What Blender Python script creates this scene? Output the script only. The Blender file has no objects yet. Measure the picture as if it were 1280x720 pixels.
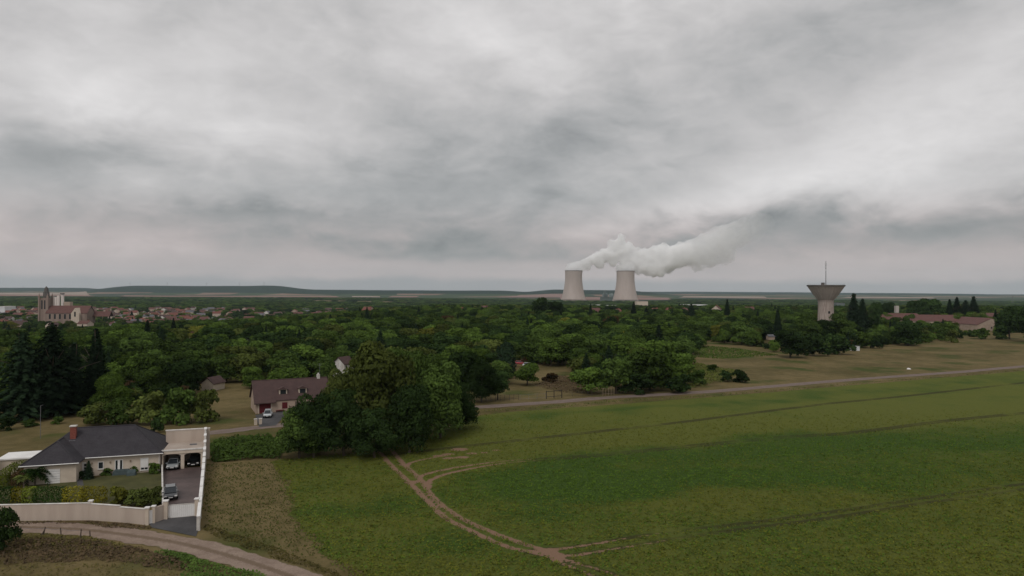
import bpy, math, random
import numpy as np
from mathutils import Matrix, Vector
random.seed(7); RNG = np.random.default_rng(11)
R = math.radians
scn = bpy.context.scene
import time; T0 = time.time()
def tick(n): print('T %s %.1f' % (n, time.time()-T0))
COL = scn.collection

# ------------------------------------------------------------------ camera
F = 853.3; CAMH = 28.0
PITCH = math.atan(4.0/F); ROLL = R(0.25)
ROT = (Matrix.Rotation(math.pi/2+PITCH, 3, 'X') @ Matrix.Rotation(ROLL, 3, 'Z'))
cd = bpy.data.cameras.new('camera'); cam = bpy.data.objects.new('camera', cd); COL.objects.link(cam)
cd.sensor_width = 36; cd.lens = 36*F/1280; cd.clip_start = 0.5; cd.clip_end = 60000
cam.matrix_world = Matrix.Translation((0, 0, CAMH)) @ ROT.to_4x4()
scn.camera = cam

def ray(px, py): return ROT @ Vector(((px-640)/F, -(py-360)/F, -1.0))
def smooth(a, b, t):
    t = np.clip((t-a)/(b-a), 0, 1); return t*t*(3-2*t)
def vnoise(x, y, s):                                   # cheap smooth pseudo-noise
    return (np.sin(x/s+1.3*np.sin(y/s*.7+.4))*np.sin(y/s*1.1+1.1*np.sin(x/s*.6+2.)))
def terrain(x, y):
    x = np.asarray(x, float); y = np.asarray(y, float)
    a = x/np.maximum(y, 60.)
    a = np.where(y < 60, x/60., a)
    st = np.interp(a, [-.9, -.42, -.28, -.12, .3, .9], [190, 230, 330, 720, 760, 800])
    sp = np.interp(a, [-.9, -.4, -.1, .3], [800, 850, 1300, 1400])
    z = -24*smooth(0, 1, (y-st)/sp)
    r = np.maximum(y, 0)
    z = z + 26*smooth(5600, 10500, r)*(1+.25*vnoise(x, y, 1500)) + 1.5*smooth(900, 2000, r)*vnoise(x, y, 420)
    # long flat-topped hill on the left, at 6 km
    def mesa(a0, a1, ea0, ea1, y0, w, h):
        e = smooth(a0-ea0, a0+ea0, a)*(1-smooth(a1-ea1, a1+ea1, a))
        return h*e*np.exp(-((y-y0)/w)**4)*(1+.05*vnoise(x, y, 260))
    z = z + mesa(-.605, -.335, .06, .05, 8400, 1100, 82)
    z = z + mesa(-1.4, -.60, .02, .03, 10500, 1200, 44)
    z = z + mesa(-.36, .03, .03, .05, 8000, 1000, 46)
    z = z + mesa(.04, .205, .03, .045, 7800, 900, 58)
    z = z + mesa(.14, .66, .06, .07, 11800, 900, 17)
    z = z + mesa(.50, .72, .02, .012, 10000, 800, 10)
    z = z + mesa(-1.4, 1.4, .02, .03, 12300, 700, 10)
    return z
def T(x, y): return float(terrain(x, y))
def G(px, py, z=None, off=0.0):
    """point of the ground (or of the level z) seen at a photo position"""
    r = ray(px, py); zz = 0.0 if z is None else z
    for _ in range(12 if z is None else 1):
        t = (zz-CAMH)/r.z; p = Vector((0, 0, CAMH)) + r*t
        if z is None: zz = .5*zz+.5*T(p.x, p.y)
    if z is None: p.z = T(p.x, p.y)+off
    return p
def PX(x, y, z):
    d = ROT.transposed() @ (Vector((x, y, z))-Vector((0, 0, CAMH)))
    return 640+F*d.x/-d.z, 360-F*d.y/-d.z
def Y_at(px, Y, z): # point at distance Y on column px, at height z
    r = ray(px, 364); return Vector((r.x/r.y*Y, Y, z))

# ------------------------------------------------------------------ helpers
def tag(o, label=None, cat=None, group=None, kind=None):
    if label: o['label'] = label
    if cat: o['category'] = cat
    if group: o['group'] = group
    if kind: o['kind'] = kind
    return o
def empty(name, loc, rz=0, **k):
    o = bpy.data.objects.new(name, None); COL.objects.link(o); o.empty_display_size = .5
    o.location = loc; o.rotation_euler = (0, 0, rz); return tag(o, **k)
class MB:
    def __init__(s): s.v = []; s.f = []; s.m = None
    def add(s, vs, fs):
        n = len(s.v); s.v += [tuple(v) for v in vs]; s.f += [tuple(i+n for i in f) for f in fs]; return s
    def box(s, x0, x1, y0, y1, z0, z1):
        return s.add([(x0,y0,z0),(x1,y0,z0),(x1,y1,z0),(x0,y1,z0),(x0,y0,z1),(x1,y0,z1),(x1,y1,z1),(x0,y1,z1)],
                     [(0,3,2,1),(4,5,6,7),(0,1,5,4),(1,2,6,5),(2,3,7,6),(3,0,4,7)])
    def seg(s, p, q, w, z0, z1, z0b=None, z1b=None):      # wall between two plan points
        p = Vector(p[:2]); q = Vector(q[:2]); d = (q-p).normalized(); n = Vector((-d.y, d.x))*w/2
        z0b = z0 if z0b is None else z0b; z1b = z1 if z1b is None else z1b
        c = [p-n, q-n, q+n, p+n]; lo = [z0, z0b, z0b, z0]; hi = [z1, z1b, z1b, z1]
        return s.add([(c[i].x, c[i].y, lo[i]) for i in range(4)]+[(c[i].x, c[i].y, hi[i]) for i in range(4)],
                     [(0,3,2,1),(4,5,6,7),(0,1,5,4),(1,2,6,5),(2,3,7,6),(3,0,4,7)])
    def bar(s, p, q, r0, r1=None, n=6):
        r1 = r0 if r1 is None else r1; p = Vector(p); q = Vector(q); d = (q-p).normalized()
        u = d.cross(Vector((0, 0, 1))); u = u.normalized() if u.length > .01 else Vector((1, 0, 0)); w = d.cross(u)
        vs = [p+(u*math.cos(a)+w*math.sin(a))*r0 for a in [2*math.pi*i/n for i in range(n)]]
        vs += [q+(u*math.cos(a)+w*math.sin(a))*r1 for a in [2*math.pi*i/n for i in range(n)]]
        return s.add(vs, [(i, (i+1) % n, n+(i+1) % n, n+i) for i in range(n)]+[tuple(range(n))[::-1], tuple(range(n, 2*n))])
    def lathe(s, prof, n=48, cx=0, cy=0):
        vs = [(cx+r*math.cos(2*math.pi*i/n), cy+r*math.sin(2*math.pi*i/n), z) for r, z in prof for i in range(n)]
        fs = [(k*n+i, k*n+(i+1) % n, (k+1)*n+(i+1) % n, (k+1)*n+i) for k in range(len(prof)-1) for i in range(n)]
        return s.add(vs, fs)
    def poly(s, pts): return s.add(pts, [tuple(range(len(pts)))])
    def slab(s, pts, t):                                  # thick face; t added along -z
        n = len(pts); lo = [(p[0], p[1], p[2]-t) for p in pts]
        return s.add(list(pts)+lo, [tuple(range(n)), tuple(range(2*n-1, n-1, -1))]+[(i, i+n, (i+1) % n+n, (i+1) % n) for i in range(n)])
    def build(s, name, mat, parent=None, smooth=False, bevel=0):
        me = bpy.data.meshes.new(name); me.from_pydata(s.v, [], s.f); me.materials.append(mat)
        if smooth:
            for p in me.polygons: p.use_smooth = True
        o = bpy.data.objects.new(name, me); COL.objects.link(o); o.parent = parent
        if bevel:
            b = o.modifiers.new('bevel', 'BEVEL'); b.width = bevel; b.segments = 2; b.limit_method = 'ANGLE'
        return o
def np_mesh(name, V, Q, mat, smooth=False):
    me = bpy.data.meshes.new(name); V = np.asarray(V, np.float32); Q = np.asarray(Q, np.int32)
    me.vertices.add(len(V)); me.vertices.foreach_set('co', V.ravel())
    k = Q.shape[1]; me.loops.add(Q.size); me.loops.foreach_set('vertex_index', Q.ravel())
    me.polygons.add(len(Q)); me.polygons.foreach_set('loop_start', np.arange(0, Q.size, k, dtype=np.int32))
    me.update(calc_edges=True)
    if smooth: me.polygons.foreach_set('use_smooth', np.ones(len(Q), bool))
    if mat: me.materials.append(mat)
    return me
def link_mesh(name, me, parent=None):
    o = bpy.data.objects.new(name, me); COL.objects.link(o); o.parent = parent; return o
def attr(me, name, arr, typ='FLOAT'):
    a = me.attributes.new(name, typ, 'POINT')
    a.data.foreach_set('vector' if typ == 'FLOAT_VECTOR' else 'value', np.asarray(arr, np.int32 if typ == 'INT' else np.float32).ravel())

# ------------------------------------------------------------------ materials
class NT:
    def __init__(s, nt): s.nt = nt; s.n = nt.nodes; s.l = nt.links
    def new(s, t, **k):
        n = s.n.new(t)
        for a, b in k.items(): setattr(n, a, b)
        return n
    def put(s, sock, v):
        if isinstance(v, bpy.types.NodeSocket): s.l.new(v, sock)
        elif v is not None:
            if isinstance(v, (tuple, list)) and sock.type == 'RGBA' and len(v) == 3: v = (*v, 1)
            sock.default_value = v
    def math(s, op, a, b=None, c=None, clamp=False):
        n = s.new('ShaderNodeMath', operation=op, use_clamp=clamp)
        for i, v in enumerate((a, b, c)):
            if v is not None: s.put(n.inputs[i], v)
        return n.outputs[0]
    def vmath(s, op, a, b=None):
        n = s.new('ShaderNodeVectorMath', operation=op); s.put(n.inputs[0], a)
        if b is not None: s.put(n.inputs[1], b)
        return n.outputs[0]
    def mix(s, f, a, b, mode='MIX'):
        n = s.new('ShaderNodeMix', data_type='RGBA', blend_type=mode)
        s.put(n.inputs[0], f); s.put(n.inputs[6], a); s.put(n.inputs[7], b); return n.outputs[2]
    def noise(s, vec, scale, detail=4, rough=.55, dist=0):
        n = s.new('ShaderNodeTexNoise'); s.put(n.inputs['Vector'], vec)
        n.inputs['Scale'].default_value = scale; n.inputs['Detail'].default_value = detail
        n.inputs['Roughness'].default_value = rough; n.inputs['Distortion'].default_value = dist
        return n.outputs[0]
    def ramp(s, v, lo, hi): # smoothstep 0..1
        n = s.new('ShaderNodeMapRange', interpolation_type='SMOOTHSTEP'); s.put(n.inputs[0], v)
        s.put(n.inputs[1], lo); s.put(n.inputs[2], hi); return n.outputs[0]
    def bump(s, h, strength=.5, dist=.1):
        n = s.new('ShaderNodeBump'); s.put(n.inputs['Height'], h)
        n.inputs['Strength'].default_value = strength; n.inputs['Distance'].default_value = dist
        return n.outputs[0]
def newmat(name):
    m = bpy.data.materials.new(name); m.use_nodes = True; m.node_tree.nodes.clear()
    t = NT(m.node_tree); out = t.new('ShaderNodeOutputMaterial'); return m, t, out
def surf(t, out, col, rough=.8, spec=.3, normal=None, metal=0):
    b = t.new('ShaderNodeBsdfPrincipled'); t.put(b.inputs['Base Color'], col); t.put(b.inputs['Roughness'], rough)
    b.inputs['Specular IOR Level'].default_value = spec; b.inputs['Metallic'].default_value = metal
    if normal: t.l.new(normal, b.inputs['Normal'])
    t.l.new(b.outputs[0], out.inputs[0]); return b
def coord(t, kind='Object'): return t.new('ShaderNodeTexCoord').outputs[kind]
def wpos(t): return t.new('ShaderNodeNewGeometry').outputs['Position']
def rough_mat(name, c1, c2, scale=2., rough=.85, bump=.3, bscale=20, streak=False, spec=.2):
    m, t, out = newmat(name); co = coord(t)
    if streak:
        mp = t.new('ShaderNodeMapping'); t.l.new(co, mp.inputs[0]); mp.inputs['Scale'].default_value = (1, 1, .12); v = mp.outputs[0]
    else: v = co
    n = t.noise(v, scale, 5, .6); n2 = t.noise(co, bscale, 3)
    f = t.ramp(t.math('ADD', t.math('MULTIPLY', n, .8), t.math('MULTIPLY', n2, .2)), .33, .67)
    surf(t, out, t.mix(f, c1, c2), rough, spec, t.bump(n2, bump, .02)); return m
def leaf_mat(name, c, var=.35, hue=(1.10, 1.12, .85), trans=.12):
    m, t, out = newmat(name); co = coord(t)
    n = t.noise(co, .8, 3); n2 = t.noise(co, 7., 2)
    rnd = t.new('ShaderNodeObjectInfo').outputs['Random']
    ca = tuple(x*(1-var) for x in c); cb = tuple(x*(1+var)*h for x, h in zip(c, hue))
    f = t.ramp(t.math('ADD', t.math('MULTIPLY', n, .55), t.math('MULTIPLY', n2, .45)), .3, .7)
    cc = t.mix(f, ca, cb)
    k = t.math('ADD', t.math('MULTIPLY', rnd, .85), .58)
    mul = t.new('ShaderNodeVectorMath', operation='SCALE'); t.l.new(cc, mul.inputs[0]); t.l.new(k, mul.inputs['Scale'])
    d = t.new('ShaderNodeBsdfDiffuse'); tr = t.new('ShaderNodeBsdfTranslucent'); ms = t.new('ShaderNodeMixShader')
    t.l.new(mul.outputs[0], d.inputs[0]); t.l.new(mul.outputs[0], tr.inputs[0]); ms.inputs[0].default_value = trans
    t.l.new(d.outputs[0], ms.inputs[1]); t.l.new(tr.outputs[0], ms.inputs[2]); t.l.new(ms.outputs[0], out.inputs[0]); return m
def glass_mat(name, c=(.02, .025, .03)):
    m, t, out = newmat(name); surf(t, out, c, .12, .6); return m
def tile_mat(name, c1, c2, axis=2, pitch=.3):
    m, t, out = newmat(name); co = coord(t)
    sep = t.new('ShaderNodeSeparateXYZ'); t.l.new(co, sep.inputs[0])
    w = t.math('FRACT', t.math('DIVIDE', sep.outputs[2], pitch*.6))
    n = t.noise(co, .7, 5, .65); n2 = t.noise(co, 6, 2)
    f = t.ramp(t.math('ADD', t.math('MULTIPLY', n, .6), t.math('MULTIPLY', n2, .4)), .3, .7)
    surf(t, out, t.mix(t.math('MULTIPLY', t.ramp(w, .25, .0), .5), t.mix(f, c1, c2), tuple(x*.5 for x in c1)), .8, .25, t.bump(t.math('ADD', w, n2), .5, .05)); return m

M = {}
M['broad_mid'] = leaf_mat('leaves mid green', (.054, .086, .024))
M['broad_dark'] = leaf_mat('leaves dark green', (.027, .047, .017))
M['broad_bright'] = leaf_mat('leaves bright green', (.070, .112, .026))
M['broad_olive'] = leaf_mat('leaves olive', (.074, .092, .028))
M['broad_yellow'] = leaf_mat('leaves yellow green', (.125, .130, .028))
M['broad_russet'] = leaf_mat('leaves russet', (.060, .038, .022))
M['conifer'] = leaf_mat('needles', (.017, .030, .016), .25, (1.1, 1.1, 1.0), .08)
M['far_leaf'] = leaf_mat('far wood leaves', (.030, .048, .018), .45)
M['bark'] = rough_mat('bark', (.05, .038, .028), (.11, .09, .07), 3, .9, .6, 12, True)
M['palebark'] = rough_mat('pale palm bark', (.16, .13, .10), (.24, .20, .16), 3, .9, .6, 12)
M['render'] = rough_mat('cream render', (.50, .42, .34), (.58, .50, .41), .8, .9, .15, 25)
M['render_pink'] = rough_mat('pinkish render', (.41, .335, .28), (.49, .41, .345), .6, .9, .15, 25, True)
M['render2'] = rough_mat('old pinkish render', (.33, .25, .195), (.43, .335, .27), .6, .9, .15, 25)
M['white'] = rough_mat('white paint', (.68, .66, .64), (.78, .77, .75), .6, .6, .05, 10)
M['whitewall'] = rough_mat('white coping', (.44, .41, .37), (.66, .64, .61), .9, .85, .1, 10)
M['slate'] = tile_mat('dark slate tiles', (.030, .027, .032), (.050, .046, .052))
M['brown_tile'] = tile_mat('brown tiles', (.058, .036, .034), (.092, .055, .050))
M['red_tile'] = tile_mat('red tiles', (.13, .048, .038), (.19, .075, .056))
M['redbrown_tile'] = tile_mat('red brown tiles', (.095, .046, .040), (.145, .070, .060))
M['grey_tile'] = tile_mat('grey tiles', (.09, .09, .10), (.14, .14, .15))
M['brick'] = rough_mat('red brick', (.17, .045, .035), (.26, .09, .065), 6, .9, .5, 30)
M['glass'] = glass_mat('window glass')
M['darkred'] = rough_mat('dark red paint', (.085, .012, .016), (.11, .018, .022), 2, .6, .05, 10)
M['asphalt'] = rough_mat('asphalt', (.035, .034, .036), (.075, .072, .074), .25, .75, .4, 8, spec=.35)
M['court'] = rough_mat('reddish court paving', (.055, .038, .036), (.11, .078, .072), .3, .6, .4, 3, spec=.4)
M['wood'] = rough_mat('weathered wood', (.06, .045, .035), (.12, .10, .08), 5, .9, .4, 20)
M['palewood'] = rough_mat('pale wood', (.20, .15, .10), (.28, .22, .16), 5, .9, .4, 20)
M['steel'] = rough_mat('grey steel', (.12, .12, .125), (.2, .2, .21), 5, .5, .1, 20)
M['blacksteel'] = rough_mat('black steel', (.012, .012, .013), (.02, .02, .022), 5, .5, .1, 20)
M['tyre'] = rough_mat('tyre rubber', (.01, .01, .01), (.018, .018, .018), 5, .9, .1, 20)
M['stone'] = rough_mat('pale church stone', (.19, .14, .115), (.30, .23, .195), .15, .9, .3, 2, True)
M['stone_dark'] = rough_mat('dark stone', (.08, .075, .07), (.14, .13, .12), .3, .9, .3, 2)
M['silo'] = rough_mat('silo concrete', (.42, .37, .34), (.52, .47, .43), .1, .9, .1, 2, True)
M['tower_concrete'] = rough_mat('cooling tower concrete', (.40, .335, .30), (.48, .41, .375), .03, .95, .2, .3, True)
M['tower_rim'] = rough_mat('rim concrete', (.13, .11, .10), (.18, .15, .14), .05, .95, .2, .3)
M['shed'] = rough_mat('white cladding', (.55, .56, .57), (.66, .67, .68), .1, .6, .05, 1)
M['reactor'] = rough_mat('grey green cladding', (.13, .16, .155), (.18, .21, .20), .1, .8, .05, 1)
M['cover'] = rough_mat('teal cover', (.045, .065, .068), (.07, .09, .093), 2, .7, .3, 8)
M['green_net'] = rough_mat('green net', (.01, .09, .05), (.02, .13, .07), 3, .7, .3, 8)
M['hedge_y'] = leaf_mat('golden hedge', (.19, .17, .022))
M['hedge_g'] = leaf_mat('lime hedge', (.12, .15, .025))
M['hedge_d'] = leaf_mat('dark hedge', (.022, .045, .012))
M['drygrass'] = leaf_mat('dry weeds', (.120, .112, .044), .4, (1.1, 1.0, .85))
M['weed_red'] = leaf_mat('reddish weeds', (.080, .062, .040), .4, (1.1, 1., .9))
M['verge'] = leaf_mat('verge grass', (.070, .080, .025), .4)
M['crop'] = leaf_mat('crop leaves', (.056, .094, .017), .35)
M['crop_o'] = leaf_mat('crop leaves yellowing', (.110, .118, .024), .35)

def car_paint(name, c, metal=.4):
    m, t, out = newmat(name); b = surf(t, out, c, .35, .5, None, metal); b.inputs['Coat Weight'].default_value = .6
    n = t.noise(coord(t), 4, 2); t.l.new(t.math('ADD', t.math('MULTIPLY', n, .15), .28), b.inputs['Roughness']); return m

# concrete of the water tower : vertical ribs and stains
def water_tower_mat():
    m, t, out = newmat('ribbed stained concrete'); co = coord(t)
    s = t.new('ShaderNodeSeparateXYZ'); t.l.new(co, s.inputs[0])
    an = t.math('ARCTAN2', s.outputs[1], s.outputs[0])
    rib = t.math('SINE', t.math('MULTIPLY', an, 40))
    cb = t.new('ShaderNodeCombineXYZ'); t.l.new(t.math('MULTIPLY', an, 6), cb.inputs[0]); t.l.new(t.math('MULTIPLY', s.outputs[2], .06), cb.inputs[2])
    n = t.noise(cb.outputs[0], 2.2, 6, .7)
    f = t.ramp(n, .35, .68)
    lowz = t.ramp(s.outputs[2], 22.0, 25.0)            # bowl colour lightened against the shade on its underside; stem stays darker
    c = t.mix(lowz, t.mix(f, (.27, .22, .19), (.52, .44, .39)), t.mix(f, (.42, .36, .325), (.56, .49, .45)))
    surf(t, out, c, .95, .1, t.bump(rib, .6, .12)); return m
M['wt'] = water_tower_mat()

# ------------------------------------------------------------------ world
SUN_EL, SUN_AZ = 50., 200.     # degrees, azimuth clockwise from +Y
w = bpy.data.worlds.new('World'); scn.world = w; w.use_nodes = True
w.node_tree.nodes.clear(); t = NT(w.node_tree)
wo = t.new('ShaderNodeOutputWorld'); bg = t.new('ShaderNodeBackground'); STR = .1
bg.inputs[1].default_value = STR; t.l.new(bg.outputs[0], wo.inputs[0])
sky = t.new('ShaderNodeTexSky', sky_type='NISHITA'); sky.sun_disc = False
sky.sun_elevation = R(SUN_EL); sky.sun_rotation = R(SUN_AZ); sky.altitude = 100
gc = t.new('ShaderNodeTexCoord').outputs['Generated']
s = t.new('ShaderNodeSeparateXYZ'); t.l.new(gc, s.inputs[0])
dx, dy, dz = s.outputs
az = t.math('ARCTAN2', dx, dy); el = t.math('ARCSINE', dz)
elp = t.math('MAXIMUM', el, 0.)
# cloud base seen in perspective: plane coordinates
den = t.math('ADD', t.math('MAXIMUM', dz, 0.), .20)
cb = t.new('ShaderNodeCombineXYZ'); t.l.new(t.math('DIVIDE', dx, den), cb.inputs[0]); t.l.new(t.math('DIVIDE', dy, den), cb.inputs[1])
mp = t.new('ShaderNodeMapping'); t.l.new(cb.outputs[0], mp.inputs[0]); mp.inputs['Rotation'].default_value = (0, 0, R(28)); mp.inputs['Scale'].default_value = (.75, 1., 1.)
n1 = t.noise(mp.outputs[0], .55, 5, .50, .5)
n2 = t.noise(mp.outputs[0], 1.5, 6, .55, .4)
mp2 = t.new('ShaderNodeMapping'); t.l.new(gc, mp2.inputs[0]); mp2.inputs['Scale'].default_value = (1., 1., 2.1); mp2.inputs['Location'].default_value = (3.1, .7, 1.9)
n3 = t.noise(mp2.outputs[0], 3.2, 6, .5, .5)
n4 = t.noise(mp2.outputs[0], 9., 5, .55, .4)
def c0(n, k): return t.math('MULTIPLY', t.math('SUBTRACT', n, .5), k)
n5 = t.noise(mp2.outputs[0], 24., 5, .6, .6)
warp = c0(n3, .42); warp2 = c0(n4, .16)
base = t.math('ADD', .56, c0(n1, .16))
base = t.math('ADD', base, c0(n2, .13)); base = t.math('ADD', base, c0(n3, .34)); base = t.math('ADD', base, c0(n4, .30)); base = t.math('ADD', base, c0(n5, .13))
def lobe(px, py, sx, sy, rot, amp):
    global base
    r = ray(px, py).normalized(); a0 = math.atan2(r.x, r.y); e0 = math.asin(r.z)
    A = t.math('ADD', t.math('SUBTRACT', az, a0), warp); E = t.math('ADD', t.math('SUBTRACT', el, e0), t.math('MULTIPLY', t.math('ADD', warp, warp2), .35))
    c, sn = math.cos(R(rot)), math.sin(R(rot))
    U = t.math('ADD', t.math('MULTIPLY', A, c), t.math('MULTIPLY', E, sn)); V = t.math('SUBTRACT', t.math('MULTIPLY', E, c), t.math('MULTIPLY', A, sn))
    q = t.math('ADD', t.math('POWER', t.math('DIVIDE', U, sx/F), 2.), t.math('POWER', t.math('DIVIDE', V, sy/F), 2.))
    base = t.math('ADD', base, t.math('MULTIPLY', t.math('EXPONENT', t.math('MULTIPLY', q, -1.)), amp))
for L in [(700,300,330,24,2,-.16),(170,120,60,40,10,.12),(320,165,60,40,0,.10),(180,130,150,80,10,.05),(640,20,260,90,10,.14),(1190,150,220,80,25,.12),
          (960,230,220,45,22,.08),(820,150,300,60,20,-.07),(20,205,120,45,0,-.09),(520,225,190,36,4,-.13),(200,280,220,20,3,-.09),
          (620,320,330,16,0,-.13),(1100,292,340,26,-2,-.22),(700,260,240,26,8,-.08),(560,180,160,50,10,-.06),(1180,0,160,60,30,-.10),(80,215,160,30,-8,-.06),(420,200,120,40,0,.05),(330,270,200,14,3,-.08),(880,255,160,26,14,.09)]:
    lobe(*L)
base = t.math('MAXIMUM', base, .12)
# colour: bright grey cloud, warm pinkish strip low down, blue grey band on the horizon
under = t.ramp(t.math('ADD', el, t.math('ADD', c0(n4, .050), c0(n3, .035))), .056, .036)     # clear strip below the cloud base
base = t.math('ADD', t.math('MULTIPLY', base, t.math('SUBTRACT', 1., t.math('MULTIPLY', under, .65))), t.math('MULTIPLY', under, .305))
cc = t.mix(t.ramp(base, .25, .62), (.975, 1.0, 1.01), (1.01, .985, .98))
low = t.math('MULTIPLY', t.ramp(el, .145, .055), t.ramp(t.math('ADD', base, t.math('MULTIPLY', n4, .1)), .30, .55))
cc = t.mix(t.math('MULTIPLY', low, .8), cc, (1.09, .935, .915))
hb = t.ramp(t.math('ADD', el, t.math('MULTIPLY', warp2, .12)), .023, .010)
scl = t.new('ShaderNodeVectorMath', operation='SCALE'); t.l.new(cc, scl.inputs[0]); t.l.new(base, scl.inputs['Scale'])
cl = t.mix(t.math('MULTIPLY', hb, .55), scl.outputs[0], (.25, .29, .31))
cl = t.mix(t.ramp(el, -.02, -.10), cl, (.10, .10, .085))
cl10 = t.new('ShaderNodeVectorMath', operation='SCALE'); t.l.new(cl, cl10.inputs[0]); cl10.inputs['Scale'].default_value = .97/STR
fin = t.mix(.97, sky.outputs[0], cl10.outputs[0])
t.l.new(fin, bg.inputs[0])
sd = bpy.data.lights.new('sun', 'SUN'); sd.energy = 1.25; sd.angle = R(25); sd.color = (1, .96, .92)
so = bpy.data.objects.new('sun', sd); COL.objects.link(so)
sdir = Vector((math.sin(R(SUN_AZ))*math.cos(R(SUN_EL)), math.cos(R(SUN_AZ))*math.cos(R(SUN_EL)), math.sin(R(SUN_EL))))
so.rotation_euler = sdir.to_track_quat('Z', 'Y').to_euler(); so.location = sdir*100+Vector((0, 0, 60))
vs = scn.view_settings; vs.view_transform = 'Standard'; vs.look = 'None'; vs.gamma = 1; vs.exposure = 0; vs.use_curve_mapping = False
cy = scn.cycles; cy.max_bounces = 32; cy.diffuse_bounces = 3; cy.glossy_bounces = 2; cy.transmission_bounces = 3; cy.volume_bounces = 32; cy.transparent_max_bounces = 6
cy.use_adaptive_sampling = True; cy.volume_step_rate = 2.; cy.volume_max_steps = 96; cy.use_denoising = True

# ------------------------------------------------------------------ ground
def ax(lo, hi, n0, dense, k):
    u = np.linspace(-1, 1, n0); return u
def spaced(maxd, n, s0):  # sinh spacing from 0 to maxd
    k = 6.; u = np.linspace(0, 1, n); return np.sinh(k*u)/np.sinh(k)*maxd
gx = spaced(14000, 190, 1); gx = np.concatenate([-gx[:0:-1], gx])
gy = np.concatenate([-spaced(1500, 20, 1)[:0:-1], spaced(14500, 320, 1)])
X, Yg = np.meshgrid(gx, gy); Z = terrain(X, Yg)
nx, ny = len(gx), len(gy)
idx = np.arange(nx*ny).reshape(ny, nx)
Q = np.stack([idx[:-1, :-1], idx[:-1, 1:], idx[1:, 1:], idx[1:, :-1]], -1).reshape(-1, 4)
m, t, out = newmat('dry grassland'); p = wpos(t)
sx = t.new('ShaderNodeSeparateXYZ'); t.l.new(p, sx.inputs[0])
n1 = t.noise(p, .035, 5, .6); n2 = t.noise(p, .35, 5, .65); n3 = t.noise(p, 3., 4, .7)
f = t.ramp(t.math('ADD', t.math('MULTIPLY', n1, .5), t.math('ADD', t.math('MULTIPLY', n2, .3), t.math('MULTIPLY', n3, .2))), .38, .62)
near = t.mix(f, (.082, .068, .027), (.165, .126, .060))
near = t.mix(t.ramp(t.noise(p, .05, 3), .52, .68), near, (.055, .068, .018))
# far country: parcels of stubble, pasture and wood
mpv = t.new('ShaderNodeMapping'); t.l.new(p, mpv.inputs[0]); mpv.inputs['Scale'].default_value = (.0012, .0016, 0); mpv.inputs['Rotation'].default_value = (0, 0, .2)
vo = t.new('ShaderNodeTexVoronoi'); t.l.new(mpv.outputs[0], vo.inputs[0]); vo.inputs['Scale'].default_value = 1.6
sv = t.new('ShaderNodeSeparateColor'); t.l.new(vo.outputs['Color'], sv.inputs[0])
pc = t.mix(t.ramp(sv.outputs[0], .66, .68), (.040, .060, .024), (.20, .13, .095))
pc = t.mix(t.ramp(sv.outputs[1], .66, .68), pc, (.020, .034, .015))
far = t.ramp(sx.outputs[1], 3800, 4200)
hill = t.math('MULTIPLY', t.ramp(sx.outputs[2], -4, 0), t.ramp(sx.outputs[1], 6300, 6800))                          # the ridges are wooded
c = t.mix(far, near, pc); c = t.mix(hill, c, (.012, .024, .015))
surf(t, out, c, .95, .05, t.bump(t.math('ADD', n3, n2), .6, .12)); M['ground'] = m
g = link_mesh('ground', np_mesh('ground', np.stack([X, Yg, Z], -1).reshape(-1, 3), Q, m, True)); tag(g, kind='structure')

def inside(poly, x, y):
    r = np.zeros(x.shape, bool); n = len(poly)
    for i in range(n):
        x0, y0 = poly[i][:2]; x1, y1 = poly[(i+1) % n][:2]
        c = ((y0 > y) != (y1 > y)) & (x < (x1-x0)*(y-y0)/(y1-y0+1e-12)+x0); r ^= c
    return r
def dpoly(pts, x, y):                       # distance to a polyline
    d = np.full(x.shape, 1e9)
    if x.ndim == 2:
        for a, b in zip(pts[:-1], pts[1:]):
            i0, i1 = np.searchsorted(x[0], [min(a[0], b[0])-3, max(a[0], b[0])+3]); j0, j1 = np.searchsorted(y[:, 0], [min(a[1], b[1])-3, max(a[1], b[1])+3])
            if i1 <= i0 or j1 <= j0: continue
            xx, yy = x[j0:j1, i0:i1], y[j0:j1, i0:i1]; L = (b[0]-a[0])**2+(b[1]-a[1])**2+1e-9
            u = np.clip(((xx-a[0])*(b[0]-a[0])+(yy-a[1])*(b[1]-a[1]))/L, 0, 1)
            d[j0:j1, i0:i1] = np.minimum(d[j0:j1, i0:i1], np.hypot(xx-a[0]-u*(b[0]-a[0]), yy-a[1]-u*(b[1]-a[1])))
        return d
    for a, b in zip(pts[:-1], pts[1:]):
        ax_, ay = a[0], a[1]; bx, by = b[0], b[1]; L = (bx-ax_)**2+(by-ay)**2+1e-9
        u = np.clip(((x-ax_)*(bx-ax_)+(y-ay)*(by-ay))/L, 0, 1)
        d = np.minimum(d, np.hypot(x-ax_-u*(bx-ax_), y-ay-u*(by-ay)))
    return d
def gp(l): return [G(a, b) for a, b in l]
def spline(pts, n=8):                       # Catmull-Rom through plan points
    P = [Vector(p) for p in pts]; P = [2*P[0]-P[1]]+P+[2*P[-1]-P[-2]]; o = []
    for i in range(1, len(P)-2):
        for k in range(n):
            u = k/n; a, b, c_, d = P[i-1:i+3]
            o.append(.5*((2*b)+(c_-a)*u+(2*a-5*b+4*c_-d)*u*u+(3*b-a-3*c_+d)*u**3))
    o.append(P[-2]); return o
LANE = spline(gp([(150,551),(265,541),(335,533),(450,522),(585,510),(700,502),(760,497),(880,490),(1000,480),(1100,472),(1200,465),(1280,458),(1420,448),(1700,432)]))
ROAD = spline(gp([(-160,668),(-60,658),(20,659),(100,662),(159,669),(228,680),(293,697),(364,721),(430,748),(520,800)]))
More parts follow.
